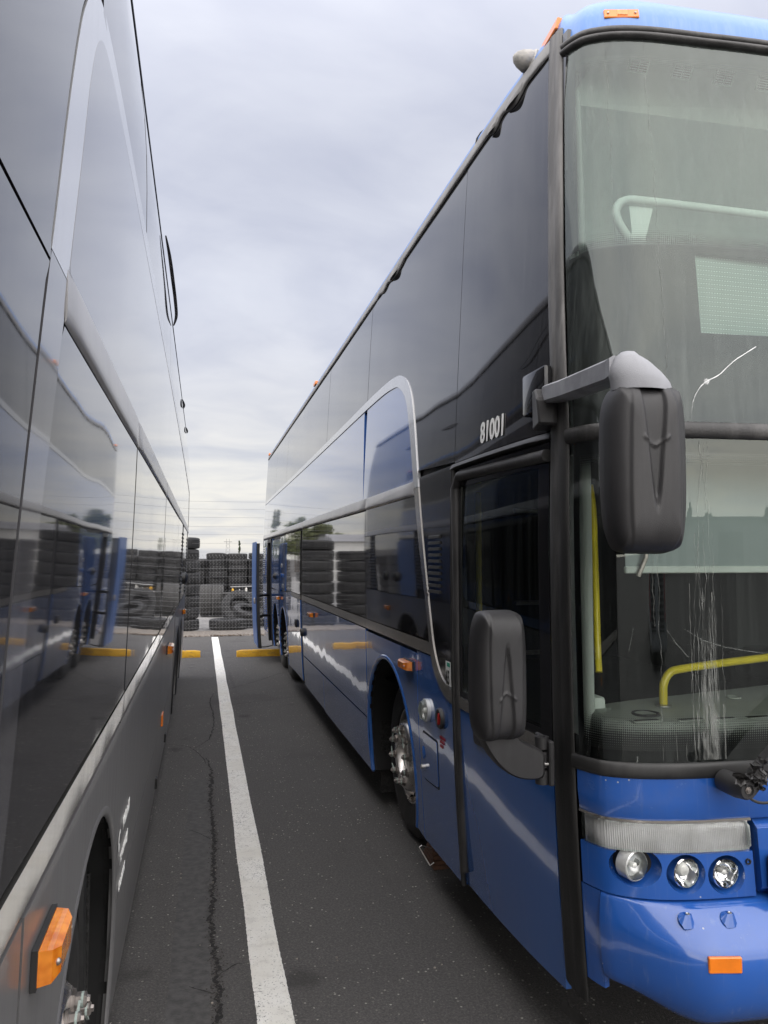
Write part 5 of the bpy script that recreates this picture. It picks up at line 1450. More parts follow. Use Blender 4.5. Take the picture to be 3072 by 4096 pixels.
bm = bmesh.new(); bm_lathe(bm, [(.0, .026), (.005, .026), (.006, .022), (.003, .018), (.003, .001)], 20, 'Z', Matrix.Translation((1.93, 2.52, dz(2.52)))); fixn(bm); meshobj("cap", bm, M['dash'], ds, B.base)
# yellow handrails
bm = bmesh.new(); bm_tube(bm, smooth_pts([(1.595, 2.455, 1.285), (1.595, 2.455, 1.33), (1.598, 2.455, 1.375), (1.625, 2.457, 1.412), (1.68, 2.46, 1.424), (1.86, 2.47, 1.438), (2.10, 2.49, 1.452)], 5), .0145, 12); o = meshobj("handrail", bm, M['rail'], rb, B.base)
bm = bmesh.new(); bm_lathe(bm, [(0, .028), (.005, .028), (.008, .02), (.008, .012)], 18, 'Z', Matrix.Translation((1.595, 2.455, dz(2.455) + .001))); meshobj("rail_flange", bm, M['handle'], o, B.base)
bm = bmesh.new(); bm_tube(bm, smooth_pts([(1.400, 2.60, 2.09), (1.424, 2.62, 1.98), (1.440, 2.64, 1.72), (1.438, 2.63, 1.50), (1.425, 2.60, 1.40)], 5), .013, 10); meshobj("handrail", bm, M['rail'], rb, B.base)
bm = bmesh.new(); bm_tube(bm, [(1.46, 3.95, .96), (1.46, 3.95, 2.175)], .0165, 10); meshobj("grab_pole", bm, M['rail'], rb, B.base)
bm = bmesh.new(); bm_tube(bm, [(1.44, 2.78, 1.53), (1.50, 2.80, 1.53)], .018, 10); bm_tube(bm, [(1.485, 2.80, 1.53), (1.485, 2.80, 1.40)], .013, 8); meshobj("handrail", bm, M['rail'], rb, B.base)
for z in (1.40, 1.62, 2.03):
    bm = bmesh.new(); bm_tube(bm, [(1.35, 3.2, z), (1.75, 3.25, z)], .011, 6); meshobj("step_rail", bm, M['nut'], rb, B.base)
# driver seat and a bulkhead, dim
bm = bmesh.new(); bm_box(bm, (2.75, 3.1, 1.2), (3.25, 3.6, 1.35), .04, seg=2); bm_box(bm, (2.75, 3.55, 1.3), (3.25, 3.7, 2.0), .04, seg=2); meshobj("driver_seat", bm, M['interior'], rb, B.base)
# roller sun blind behind the lower screen, with its bottom bar
bm = bmesh.new(); bm_box(bm, (1.452, 2.448, 1.79), (3.3, 2.452, 2.17)); meshobj("sun_blind", bm, M['blind'], rb, B.base, smooth=False)
bm = bmesh.new(); bm_box(bm, (1.45, 2.440, 1.765), (3.3, 2.460, 1.79), .004); o = meshobj("blind_bar", bm, M['pillar'], rb, B.base, smooth=False)
bm = bmesh.new(); bm_tube(bm, [(1.49, 2.43, 1.755), (1.515, 2.42, 1.82), (1.52, 2.42, 1.87)], .009, 6); meshobj("blind_cord_hook", bm, M['nut'], o, B.base)
# upper saloon: valance with air vents, white guard rail, destination board
bm = bmesh.new(); v = [bm.verts.new(p) for p in ((1.34, 2.60, 3.55), (3.52, 2.55, 3.55), (3.52, 2.44, 3.70), (1.40, 2.47, 3.70))]; bm.faces.new(v); w = [bm.verts.new(p) for p in ((1.34, 4.2, 3.52), (3.52, 4.2, 3.52))]; bm.faces.new((v[1], v[0], w[0], w[1])); fixn(bm)
vl = meshobj("ceiling_valance", bm, M['ceiling'], rb, B.base, smooth=False)
for x in (1.565, 1.745, 1.925, 2.11):
    y = 2.505 - (x - 1.5) * .02; T = Matrix.Translation((x, y - .022, 3.660)) @ Matrix.Rotation(math.radians(35), 4, 'X')
    bm = bmesh.new(); bm_box(bm, (-.042, -.004, -.026), (.042, .004, .026), .003, T); o = meshobj("air_vent", bm, M['pillar'], vl, B.base, smooth=False)
    bm = bmesh.new()
    for k in range(5):
        bm_box(bm, (-.034, -.0055, -.019 + k * .008), (-.002, -.0035, -.014 + k * .008), 0, T); bm_box(bm, (.003, -.0055, -.019 + k * .008), (.034, -.0035, -.014 + k * .008), 0, T)
    meshobj("vent_slots", bm, M['interior'], vl, B.base, smooth=False)
bm = bmesh.new(); bm_tube(bm, smooth_pts([(1.565, 2.53, 2.86), (1.545, 2.52, 2.98), (1.485, 2.51, 3.065), (1.475, 2.505, 3.11), (1.51, 2.50, 3.143), (1.60, 2.50, 3.15), (1.85, 2.50, 3.15), (2.30, 2.50, 3.148), (2.9, 2.50, 3.148)], 5), .016, 12); gr = meshobj("guard_rail", bm, M['ceiling'], rb, B.base)
bm = bmesh.new(); vv = [bm.verts.new(p) for p in ((1.53, 2.512, 2.90), (1.61, 2.512, 2.90), (1.60, 2.51, 3.02), (1.63, 2.508, 3.13), (1.53, 2.508, 3.13), (1.54, 2.51, 3.04))]; bm.faces.new(vv); meshobj("rail_gusset", bm, M['ceiling'], gr, B.base, smooth=False)
bm = bmesh.new(); bm_box(bm, (1.60, 2.275, 2.54), (3.26, 2.30, 2.90), .003); db = meshobj("destination_display", bm, M['led'], rb, B.base, smooth=False)

# ---- windscreen marks
def streak(path_d, z0, z1, w, name, off=.0022, jit=.006, seed=0):
    bm = bmesh.new(); prev = None; n = int((z0 - z1) / .010) + 2
    for i in range(n + 1):
        t = i / n; z = z0 + (z1 - z0) * t; d = path_d + jit * mnoise.noise(Vector((z * 9, seed, 0))) + jit * .5 * mnoise.noise(Vector((z * 34, seed, 5)))
        ww = w * (.5 + .9 * abs(mnoise.noise(Vector((z * 12, seed, 9))))) + .0006
        v = (bm.verts.new(F(d - ww / 2, z, off)), bm.verts.new(F(d + ww / 2, z, off)))
        if prev: bm.faces.new((prev[0], prev[1], v[1], v[0]))
        prev = v
    return bm
rs = random.Random(4)
bm_all = bmesh.new()
def add_streak(*a, **k):
    b = streak(*a, "s", **k); me = bpy.data.meshes.new("t"); b.to_mesh(me); b.free(); bm_all.from_mesh(me); bpy.data.meshes.remove(me)
for k in range(34):
    add_streak(.385 + rs.gauss(0, .022), rs.uniform(1.35, 1.75), 1.178, rs.uniform(.0008, .0032), seed=k)
for d, z0 in ((.372, 2.20), (.385, 2.20), (.40, 2.20), (.352, 1.9), (.36, 1.95)): add_streak(d, z0, 1.178, .0014, seed=d * 90, jit=.012)
for d, z0, z1 in ((.225, 1.86, 1.178), (.268, 1.26, 1.178), (.33, 1.45, 1.178), (.415, 1.9, 1.178), (.44, 1.7, 1.18), (.30, 1.23, 1.178), (.21, 1.86, 1.6)): add_streak(d, z0, z1, .0010, seed=d * 70, jit=.010)
for k in range(16): add_streak(.375 + rs.gauss(0, .03), rs.uniform(1.24, 1.36), 1.178, rs.uniform(.003, .008), seed=40 + k, jit=.003)
o = meshobj("water_streaks", bm_all, M['limescale'], gl_, B.base, smooth=False); o['kind'] = 'stuff'
bm_all = bmesh.new()
add_streak(.262, 3.70, 2.32, .0011, seed=3, jit=.02)
add_streak(.118, 3.66, 2.9, .0009, seed=33, jit=.01)
o = meshobj("water_streaks", bm_all, M['limescale'], gu, B.base, smooth=False); o['kind'] = 'stuff'
# stone chip with its crack
bm = bmesh.new(); pts = [(.345, 2.275), (.352, 2.33), (.375, 2.375), (.405, 2.402), (.455, 2.428), (.51, 2.475), (.60, 2.53)]; pts = s2(pts, 5); prev = None
for i, (d, z) in enumerate(pts):
    d += .002 * mnoise.noise(Vector((i * .9, 0, 0))); w = .0012 + .0012 * abs(mnoise.noise(Vector((i * 1.7, 2, 0))))
    v = (bm.verts.new(F(d, z - w, .002)), bm.verts.new(F(d, z + w, .002)))
    if prev: bm.faces.new((prev[0], prev[1], v[1], v[0]))
    prev = v
for k in range(9):
    t = k * .7; c0 = F(.405, .0 + 2.402, .0024); c1 = F(.405 + .011 * math.cos(t), 2.402 + .011 * math.sin(t), .0024); c2 = F(.405 + .010 * math.cos(t + .3), 2.402 + .010 * math.sin(t + .3), .0024)
    bm.faces.new([bm.verts.new(p) for p in (c0, c1, c2)])
meshobj("glass_crack", bm, M['lampwhite'], gu, B.base, smooth=False)

# ---- wiper at the foot of the windscreen
wr = empty("wiper", Vector((1.615, 2.11, 1.118)) - B.base, rb)
T0 = Matrix.Identity(4)
bm = bmesh.new(); bm_lathe(bm, [(.055, .034), (-.012, .036), (-.02, .034), (-.052, .030), (-.060, .026), (-.060, .017), (-.050, .016), (-.050, .001)], 26, 'Y'); fixn(bm); meshobj("hub", bm, M['plastic'], wr, angle=35)
bm = bmesh.new(); bm_lathe(bm, [(-.050, .011), (-.058, .011), (-.058, .006), (-.062, .006), (-.062, .001)], 6, 'Y'); fixn(bm); meshobj("bolt", bm, M['nut'], wr, smooth=False)
bm = bmesh.new()
q = [(-.010, -.026), (.026, -.016), (.16, .125), (.70, .62), (.69, .64), (.13, .15), (.0, .026), (-.022, .012)]
a = [bm.verts.new((x, -.056, z)) for x, z in q]; b = [bm.verts.new((x, -.022, z)) for x, z in q]
for k in range(len(q)): bm.faces.new((a[k], a[(k + 1) % len(q)], b[(k + 1) % len(q)], b[k]))
bm.faces.new(a); bm.faces.new(b[::-1]); fixn(bm); meshobj("arm", bm, M['plastic'], wr, smooth=False)
bm = bmesh.new(); bm_tube(bm, smooth_pts([(.03, .0, -.02), (.05, -.01, -.045), (.09, -.015, -.056), (.16, -.01, -.05), (.25, .0, -.03)], 5), .0045, 7); meshobj("hose", bm, M['rubberdark'], wr)
def rag(cx_, cz_, L, Wd, seed, ang):
    bm = bmesh.new(); n = 9; g_ = []
    for i in range(n + 1):
        row = []
        for j in range(6):
            u, v = i / n, j / 5
            p_ = Vector(((u - .5) * L, -.062 - .014 * mnoise.noise(Vector((u * 4, v * 4, seed))) - .010 * math.sin(v * 7 + u * 5), (v - .5) * Wd * (1 + .7 * mnoise.noise(Vector((u * 3.5, seed, 1)))) + .012 * mnoise.noise(Vector((u * 6, v * 3, seed + 4)))))
            p_ = Matrix.Rotation(-ang, 4, 'Y') @ p_ + Vector((cx_, 0, cz_)); row.append(bm.verts.new(p_))
        g_.append(row)
    for i in range(n):
        for j in range(5):
            if (i * 7 + j * 3 + seed) % 11 == 0 and j in (0, 4): continue
            bm.faces.new((g_[i][j], g_[i + 1][j], g_[i + 1][j + 1], g_[i][j + 1]))
    o = meshobj("torn_tape", bm, M['tape'], wr, smooth=False); return o
rag(-.010, .036, .085, .034, 2, -.15); rag(.030, .062, .075, .045, 5, .75); rag(.045, .030, .06, .035, 8, 1.1)

# ---- mirrors
def mirror_shell():
    bm = bmesh.new(); Wd, Hh, D = .108, .225, .075; nu, nv = 64, 96; g_ = []
    for i in range(nu + 1):
        row = []
        for j in range(nv + 1):
            u = -1 + 2 * i / nu; v = -1 + 2 * j / nv
            au = math.copysign(abs(u) ** .9, u); av = math.copysign(abs(v) ** .9, v)
            # squircle outline
            x = au * math.sqrt(max(0, 1 - av ** 6 * .34 - .02 * av * av)); z = av * math.sqrt(max(0, 1 - au ** 6 * .10))
            x *= (1 - .10 * max(0, -v) ** 2 - .07 * max(0, v) ** 5)
            e_ = max(abs(u) ** 5, abs(v) ** 7); dep = D * (1 - e_) ** .55
            # stepped face: raised middle field, tapering V groove, chevron
            fld = 1 / (1 + math.exp((abs(u) - .60 + .05 * v) * 90)); dep += .006 * fld * (1 - e_)
            vw = .30 * max(0, min(1, (v + .52) / 1.45))
            if v > -.52: dep -= .013 * (1 / (1 + math.exp((abs(u) - vw) * 80))) * min(1, (v + .52) * 4)
            ch = .16 - .30 * abs(u)
            if abs(u) < .30: dep += .005 * math.exp(-((v - .20 - .35 * abs(u)) / .018) ** 2)
            row.append(bm.verts.new((x * Wd, -dep, z * Hh)))
        g_.append(row)
    for i in range(nu):
        for j in range(nv): bm.faces.new((g_[i][j], g_[i + 1][j], g_[i + 1][j + 1], g_[i][j + 1]))
    bd = [e_ for e_ in bm.edges if len(e_.link_faces) == 1]
    r = bmesh.ops.extrude_edge_only(bm, edges=bd)
    nv_ = [k for k in r['geom'] if isinstance(k, bmesh.types.BMVert)]
    for v in nv_: v.co.y += .035; v.co.x *= .97; v.co.z *= .985
    bmesh.ops.holes_fill(bm, edges=[e_ for e_ in bm.edges if len(e_.link_faces) == 1], sides=0); fixn(bm)
    return bm
um = empty("side_mirror", Vector((1.134, 1.82, 2.055)) - B.base, rb)
us = meshobj("mirror_shell", mirror_shell(), M['plastic'], um, angle=60)
us.rotation_euler = (0, 0, math.radians(-4))
bm = bmesh.new(); rg = []
for t, x, z, w, h_ in ((0, -.080, .222, .070, .006), (.15, -.078, .232, .068, .022), (.5, -.070, .248, .058, .040), (.8, -.045, .272, .040, .052), (1, -.02, .292, .018, .05)):
    pass
n = 24
for k_, (sx, sy, z) in enumerate(((.090, .052, .205), (.088, .052, .232), (.086, .050, .246), (.076, .044, .268), (.056, .034, .292), (.030, .020, .307), (.008, .006, .311))):
    rg.append([bm.verts.new((sx * math.cos(2 * PI * i / n) * (1 if math.cos(2 * PI * i / n) > 0 else .92) - .006 - .010 * k_ * .6, -.012 + sy * math.sin(2 * PI * i / n), z - .05 * max(0, math.cos(2 * PI * i / n)) * k_ / 6 * .6)) for i in range(n)])
for a, b in zip(rg, rg[1:]):
    for i in range(n): bm.faces.new((a[i], a[(i + 1) % n], b[(i + 1) % n], b[i]))
bm.faces.new(rg[-1]); fixn(bm); meshobj("mirror_cap", bm, M['plastictop'], um, angle=35)
def box_beam(bm, pts, sx, sz):
    rings = []
    for p_, (wx, wz) in zip(pts, zip(sx, sz)):
        p_ = Vector(p_); rings.append([bm.verts.new(p_ + Vector((a * wx, 0, b * wz))) for a, b in ((-1, -.75), (-.72, -1), (.72, -1), (1, -.75), (1, .75), (.72, 1), (-.72, 1), (-1, .75))])
    for a, b in zip(rings, rings[1:]):
        for k in range(8): bm.faces.new((a[k], a[(k + 1) % 8], b[(k + 1) % 8], b[k]))
    bm.faces.new(rings[0]); bm.faces.new(rings[-1][::-1]); fixn(bm)
bm = bmesh.new(); box_beam(bm, [(.068, .68, .345), (.045, .50, .325), (-.035, .06, .276), (-.055, -.01, .268)], (.036, .036, .037, .042), (.032, .032, .032, .030)); meshobj("mirror_arm", bm, M['plastictop'], um, smooth=True, angle=25)
bm = bmesh.new()
q = [(.030, .76, .225), (.03, .76, .375), (.012, .70, .368), (-.0, .66, .325), (.010, .66, .235)]
a = [bm.verts.new((x + .0, y, z)) for x, y, z in q]; b = [bm.verts.new((x + .085, y + .0, z - .0)) for x, y, z in q]
for k in range(5): bm.faces.new((a[k], a[(k + 1) % 5], b[(k + 1) % 5], b[k]))
bm.faces.new(a); bm.faces.new(b[::-1]); bmesh.ops.bevel(bm, geom=bm.edges[:], offset=.007, segments=1, affect='EDGES'); fixn(bm); meshobj("mirror_bracket", bm, M['plastic'], um, smooth=False)
bm = bmesh.new(); bm_box(bm, (.05, .70, .30), (.085, .90, .46), .012, seg=2); meshobj("bracket_cover", bm, M['blackdoor'], um)
lm = empty("side_mirror", Vector((.960, 2.43, 1.432)) - B.base, rb)
ls = shared("mirror_shell", us, lm, rot=(0, PI, math.radians(6))); ls.scale = (.86, .95, .95)
q = [(p.x, p.y) for p in smooth_pts([(-.062, -.200, 0), (.055, -.196, 0), (.088, -.222, 0), (.165, -.262, 0), (.172, -.300, 0), (.165, -.350, 0), (.10, -.352, 0), (.045, -.332, 0), (-.004, -.290, 0), (-.040, -.240, 0)], 3)]
bm = bmesh.new(); rg = []
for y, s_ in ((.052, .90), (.044, .97), (.030, 1.0), (.004, 1.0), (-.012, .97), (-.022, .88)):
    rg.append([bm.verts.new((.055 + (x - .055) * s_, y + .015, -.275 + (z + .275) * s_)) for x, z in q])
for a, b in zip(rg, rg[1:]):
    for k in range(len(q)): bm.faces.new((a[k], a[(k + 1) % len(q)], b[(k + 1) % len(q)], b[k]))
bm.faces.new(rg[0][::-1]); bm.faces.new(rg[-1]); fixn(bm); meshobj("mirror_arm", bm, M['plastic'], lm, angle=40)
for dz_, hh in ((-.245, .020), (-.300, .026), (-.360, .024)):
    bm = bmesh.new(); bm_lathe(bm, [(-hh, .001), (-hh, .024), (hh, .024), (hh, .012), (hh * .6, .011), (hh * .6, .001)], 18, 'Z', Matrix.Translation((.185, .06, dz_))); fixn(bm); meshobj("hinge_knuckle", bm, M['plastic'], lm, angle=35)
bm = bmesh.new(); bm_tube(bm, [(.163, .045, -.31), (.185, .03, -.312), (.195, .03, -.312)], .004, 6); meshobj("hinge_pin", bm, M['handle'], lm)
bm = bmesh.new(); bm_box(bm, (.195, .02, -.385), (.214, .14, -.235), .004); bm_box(bm, (.19, .08, -.375), (.205, .13, -.225), .004); meshobj("hinge_plate", bm, M['plastic'], lm, smooth=False)

# wheel chock in front of the front wheel
ck = empty("wheel_chock", (1.46, 4.50, 0)); tag(ck, "stacked timber wheel chock with a bent rod handle under the blue coach", "wheel chock")
for k in range(5):
    bm = bmesh.new(); o_ = random.uniform(-.006, .006); bm_box(bm, (-.12 + o_, -.09 + .004 * k, .026 * k), (.16 + o_, .14 - .045 * k * .6, .026 * k + .0245), .002); meshobj("plank", bm, M['wood'], ck, smooth=False)
bm = bmesh.new(); bm_tube(bm, [(-.12, -.05, .112), (-.19, -.07, .142), (-.205, -.075, .135), (-.145, -.09, .03), (-.12, -.09, .045)], .0035, 6); meshobj("rod_handle", bm, M['handle'], ck)

# ------------------------------------------------------------------ GREY COACH (left)
lb = empty("double_decker_coach", (-1.46, 6.0, 0)); tag(lb, "dark grey double-decker coach alongside the camera, mirroring the blue coach in its windows", "coach", "double-decker coaches")
L_ = Bus(-1.46, 1, [.1, .28, .8, 1.37, 2.21, 2.95, 3.4, 3.8, 3.95], [1.46 + x for x in (-.295, -.285, -.262, -.245, -.217, -.207, -.222, -.285, -.31)], -3.2, lb)
B = L_; YL = 12.35
AF = arch(2.12, .47, .685, .26); AR = arch(8.55, .50, .585, .28); AS = arch(9.80, .50, .585, .28)
panel(B, "body_shell", [(-.72, .28)] + AF + AR + AS + [(YL, .28), (YL, 3.82), (-.72, 3.82)], M['shell'], off=-.026, depth=.01, tilt=0)
LO = s2([(12.33, 2.875), (8.5, 2.955), (5.0, 2.985), (2.9, 2.965), (2.3, 2.955), (1.85, 2.945), (1.58, 2.92), (1.44, 2.86), (1.345, 2.76), (1.29, 2.66), (1.235, 2.52), (1.18, 2.34), (1.12, 2.13), (1.06, 1.85), (1.03, 1.62), (1.00, 1.40), (.95, 1.31)], 6)
LI = s2([(12.33, 2.83), (8.5, 2.90), (5.0, 2.915), (2.9, 2.895), (2.3, 2.893), (1.85, 2.885), (1.66, 2.872), (1.55, 2.84), (1.475, 2.77), (1.42, 2.66), (1.375, 2.52), (1.32, 2.35), (1.265, 2.16), (1.20, 1.93), (1.14, 1.70), (1.105, 1.50), (1.07, 1.375)], 6)
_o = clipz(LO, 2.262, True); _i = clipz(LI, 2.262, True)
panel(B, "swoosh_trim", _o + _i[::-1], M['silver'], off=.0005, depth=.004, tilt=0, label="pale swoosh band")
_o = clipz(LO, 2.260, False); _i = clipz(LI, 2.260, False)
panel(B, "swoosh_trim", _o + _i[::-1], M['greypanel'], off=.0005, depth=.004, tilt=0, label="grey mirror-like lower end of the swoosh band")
def lo_at(y):
    q = sorted(p for p in LO if p[1] > 2.8); return float(np.interp(y, [a for a, _ in q], [b for _, b in q]))
panes = [1.56, 2.78, 4.9, 6.8, 8.7, 10.5, YL]
for y0, y1 in zip(panes, panes[1:]):
    panel(B, "upper_window", [(y0 + g, lo_at(y0) - .01), (y1 - g, lo_at(y1) - .01), (y1 - g, 3.80), (y0 + g, 3.80)], M['glassgrey'])
far_ = [(p[0] - .012, p[1]) for p in LO if p[0] < 1.55 and p[1] > 2.255]
panel(B, "upper_window", [(1.552, 3.80), (-.70, 3.80), (-.70, 2.246), (1.152, 2.246)] + far_[::-1], M['glassgrey'])
far_ = [(p[0] - .012, p[1]) for p in LO if p[1] < 2.23 and p[1] > 1.37]
panel(B, "lower_window", [(-.70, 1.375), (-.70, 2.240), (1.150, 2.240)] + far_, M['glassgrey'])
inn = [p for p in LI if p[1] > 2.285 and p[0] < YL - .1]
panel(B, "upper_side_panel", [(YL, 2.845)] + inn + [(1.305, 2.28), (YL, 2.24)], M['greypanel'])
for y0, y1, w, s_ in ((1.285, 2.70, .003, 1), (2.712, 4.85, .004, 2), (4.86, 7.4, .003, 3), (7.41, YL, .002, 4)):
    molding(B, "side_molding", y0, y1, 2.192, 2.285, .008, M['railpale'], w, seed=s_ + 20, seg=.06)
inn = [p for p in LI if p[1] < 2.18 and p[1] > 1.38]
panel(B, "lower_window", [(2.700, 1.378), (2.700, 2.187), (1.286, 2.187)] + inn, M['glassgrey'])
panel(B, "lower_window", rect(2.70, 4.87, 1.378, 2.190, g), M['glassgrey'])
panel(B, "lower_window", rect(4.87, 7.55, 1.378, 2.190, g), M['glassgrey'])
panel(B, "tail_panel", rect(7.56, 8.90, 1.31, 2.20, g), M['greypanel'])
for z0, z1, n in ((1.42, 2.12, 16),): louvre(B, 8.95, 9.35, z0, z1, n, M['rubberdark'])
panel(B, "tail_panel", rect(9.38, 11.5, 1.31, 2.20, g), M['greypanel'])
panel(B, "tail_panel", rect(11.95, YL, 1.31, 2.20, g), M['greypanel'])
louvre(B, 11.53, 11.93, 1.33, 2.12, 16, M['rubberdark'])
for yy in (10.2, 10.75):
    bm = bmesh.new(); bm_lathe(bm, [(0, .07), (.03, .065), (.05, .04), (.05, .001)], 16, 'X', Matrix.Translation(B.S(yy, 1.55, 0))); meshobj("fuel_cap", bm, M['rubberdark'], lb, B.base)
# belt trim and lower body
panel(B, "belt_trim", rect(-.70, 2.69, 1.305, 1.374, 0), M['mirrortrim'], off=.0012, depth=.012, tilt=0, lean=.022, dz=.02)
panel(B, "belt_trim", rect(2.70, 7.55, 1.305, 1.374, 0), M['mirrortrim'], off=.0012, depth=.012, tilt=0, lean=.022, dz=.02)
panel(B, "front_side_panel", rect(-.70, 1.245, .28, 1.295, g), M['greybody'])
panel(B, "wheel_arch_panel", [(1.255, .255)] + AF + [(2.86, .255), (2.70, .9), (2.635, 1.291), (1.255, 1.291)], M['greybody'])
panel(B, "luggage_flap", [(2.805, .66), (5.36, .66), (5.36, 1.291), (2.645, 1.291), (2.71, .9)], M['greybody'])
panel(B, "skirt_panel", [(2.868, .255), (5.36, .265), (5.36, .652), (2.79, .652)], M['greybody'])
panel(B, "luggage_flap", rect(5.365, 7.75, .66, 1.295, g), M['greybody'])
panel(B, "skirt_panel", rect(5.365, 7.75, .265, .655, g), M['greybody'])
panel(B, "rear_arch_panel", [(7.76, .27)] + AR + AS + [(10.6, .27), (10.6, 1.30), (7.76, 1.30)], M['greybody'])
panel(B, "tail_skirt", rect(10.61, YL, .30, 1.30, g), M['greybody'])
for (yc, zc_, r, zb) in ((2.12, .47, .685, .26), (8.55, .5, .585, .28), (9.8, .5, .585, .28)): arch_liner(B, yc, zc_, r, zb, .62)
arch_lip(B, 2.12, .47, .675, .26, M['greybody'], .013, -.002); arch_lip(B, 8.55, .5, .58, .28, M['rubberdark'], .016); arch_lip(B, 9.8, .5, .58, .28, M['rubberdark'], .016)
add_wheel(B, -.345, 2.12, .525, .55); add_wheel(B, -.37, 8.55, .525, .2); add_wheel(B, -.37, 9.80, .525, .7)
bm = bmesh.new(); bm_box(bm, (-.66, 2.70, .12), (-.34, 2.72, .80), .003); meshobj("mud_flap", bm, M['brush'], lb, B.base, smooth=False)
for xx in (-.36, -.42):
    bm = bmesh.new(); bm_tube(bm, [(xx, 2.62, 1.0), (xx, 2.64, .6), (xx + .01, 2.64, .2)], .02, 8); meshobj("brake_hose", bm, M['rubberdark'], lb, B.base)
bm = bmesh.new(); bm_box(bm, (-.40, 9.1, .10), (-.32, 9.16, .45), .003); meshobj("mud_flap", bm, M['brush'], lb, B.base, smooth=False)
marker_light(B, 1.405, 1.180, .16, .056, .040); marker_light(B, 6.15, 1.13, .26, .06, .05); marker_light(B, 10.75, 1.10, .26, .06, .05)
bm = bmesh.new(); c = B.S(5.8, .67, 0); bm_box(bm, (c.x - .004, 5.72, .63), (c.x + .012, 5.86, .71), .003); meshobj("side_reflector", bm, M['orange'], lb, B.base, smooth=False)
for y, z in ((6.6, .36), (5.37, .34)):
    bm = bmesh.new(); c = B.S(y, z, 0); bm_box(bm, (c.x - .005, y - .03, z - .035), (c.x + .014, y + .03, z + .035), .004); meshobj("latch", bm, M['rubberdark'], lb, B.base, smooth=False)
# service lettering behind the front wheel
text_obj(B, "operator_name", "WeDriveU", 2.87, .872, .066, M['white'], .82, .003, thick=.0)
text_obj(B, "permit_number", "TCP 0014209-J", 2.82, .770, .055, M['white'], .82, .003, thick=.0)
text_obj(B, "permit_number", "CA 209946", 2.84, .672, .055, M['white'], .82, .003, thick=.0)
panel(B, "operator_mark", [(2.775 + .030 * math.cos(t) * (1 + .0 * t), .872 + .036 * math.sin(t)) for t in np.linspace(.5, 5.4, 14)] + [(2.775 + .016 * math.cos(t), .878 + .020 * math.sin(t)) for t in np.linspace(5.2, .7, 12)], M['white'], off=.003, depth=.001, tilt=0)
# roof edge strip, loose in places
molding(B, "roof_seal", -.55, YL, 3.785, 3.832, .014, M['rubber'], .004, off=.003, seed=11, seg=.08)
def loose(pts, w, seed):
    bm = bmesh.new(); prev = None; P = smooth_pts(pts, 6)
    for i, p_ in enumerate(P):
        t = i / (len(P) - 1); tw = 1.25 + .35 * math.sin(t * 5 + seed)
        ww = w * (.25 + .75 * math.sin(PI * t)); a = p_ + Vector((-ww * .5 * math.sin(tw), 0, ww * .5 * math.cos(tw))); b = p_ - Vector((-ww * .5 * math.sin(tw), 0, ww * .5 * math.cos(tw)))
        v = (bm.verts.new(a), bm.verts.new(b))
        if prev: bm.faces.new((prev[0], prev[1], v[1], v[0]))
        prev = v
    r = bmesh.ops.solidify(bm, geom=bm.faces[:], thickness=.006); fixn(bm)
    return meshobj("loose_seal", bm, M['rubberpale'], lb, B.base)
loose([(-.226, 4.42, 3.64), (-.212, 4.62, 3.60), (-.200, 4.85, 3.53), (-.190, 5.02, 3.46), (-.190, 5.2, 3.42), (-.214, 5.42, 3.42)], .030, 2.0)
for yy in (8.2, 9.9): loose([(-.218, yy - .25, 3.42), (-.206, yy, 3.41), (-.218, yy + .25, 3.42)], .024, 0)
roof(B, M['greypanel'], YL)
rear(B, "rear_panel", YL, .35, 2.86, M['greybody']); rear(B, "rear_window", YL, 2.865, 3.84, M['glassgrey'])
panel(B, "far_side_panel", rect(-.6, YL, .30, 1.34, 0), M['greybody'], far=True); panel(B, "far_side_window", rect(-.6, YL, 1.345, 3.83, 0), M['glassgrey'], far=True)
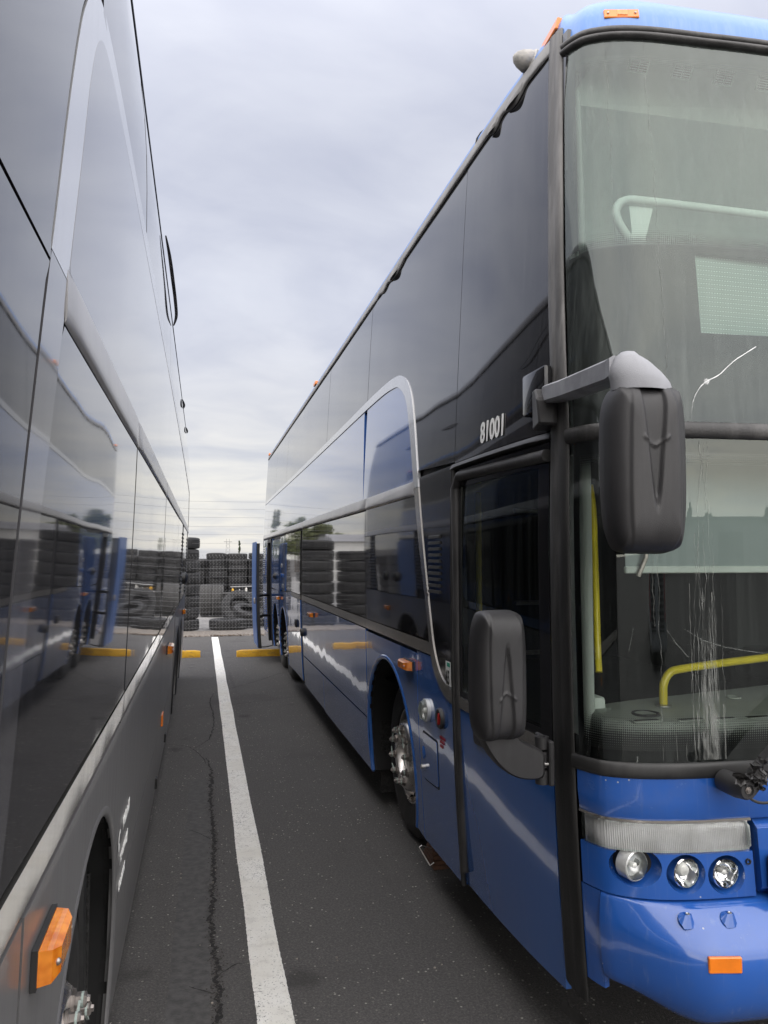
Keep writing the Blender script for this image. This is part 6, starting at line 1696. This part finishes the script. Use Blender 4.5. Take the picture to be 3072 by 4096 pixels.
under(B, [(-1.1, 1.12, -.5, 1.38, .275, .95), (-1.1, .5, 1.38, 2.86, .30, .95), (-1.1, 1.12, 2.86, 7.92, .28, .95), (-1.1, .5, 7.92, 10.45, .32, .95), (-1.1, 1.12, 10.45, YL, .32, .95)])
# plain front, seen only in reflections
patch(B, "front_panel", .004, 2.496, .30, 1.14, M['greybody'], depth=0, nz=5, off=.01)
patch(B, "lower_windscreen", .004, 2.496, 1.145, 2.22, M['glassgrey'], depth=0, nz=6)
patch(B, "middle_seal", .004, 2.496, 2.21, 2.27, M['rubber'], bulge=.02, off=.004, depth=.02, nz=5)
patch(B, "upper_windscreen", .004, 2.496, 2.265, 3.76, M['glassgrey'], depth=0, nz=8)

# pale coach parked across the aisle, mirrored in the windscreen
pc = empty("parked_coach", (3.3, -17, 0)); tag(pc, "pale grey coach parked across the aisle behind the camera, tail to the windscreen", "coach", "coaches across the aisle")
bm = bmesh.new(); bm_box(bm, (-1.27, -6, .35), (1.27, 6, 3.4), .12, seg=3); meshobj("body", bm, M['coach'], pc, angle=60)
bm = bmesh.new(); bm_box(bm, (-1.1, 6.0, 2.1), (1.1, 6.012, 3.1), .01); meshobj("rear_window", bm, M['black'], pc, smooth=False)
for sx in (-1, 1):
    bm = bmesh.new(); bm_box(bm, (sx * 1.268 - .01, -5.6, 1.9), (sx * 1.268 + .01, 5.6, 3.0)); meshobj("side_window", bm, M['black'], pc, smooth=False)
    for k in range(14):
        bm = bmesh.new(); bm_box(bm, (sx * .62 - .34, 6.0, .75 + k * .075), (sx * .62 + .34, 6.02, .79 + k * .075)); meshobj("slat", bm, M['rubberdark'], pc, smooth=False)
    bm = bmesh.new(); bm_box(bm, (sx * 1.12 - .05, 6.0, .9), (sx * 1.12 + .05, 6.03, 1.5), .01); meshobj("tail_light", bm, M['red'], pc, smooth=False)
    for yy in (-3.9, 2.6, 3.9):
        bm = bmesh.new(); bm_lathe(bm, [(-.14, .001), (-.14, .3), (-.14, .50), (.14, .50), (.14, .3), (.10, .28), (.10, .001)], 24, 'X', Matrix.Translation((sx * 1.1, yy, .50))); fixn(bm); meshobj("wheel", bm, M['tyre'], pc, angle=40)
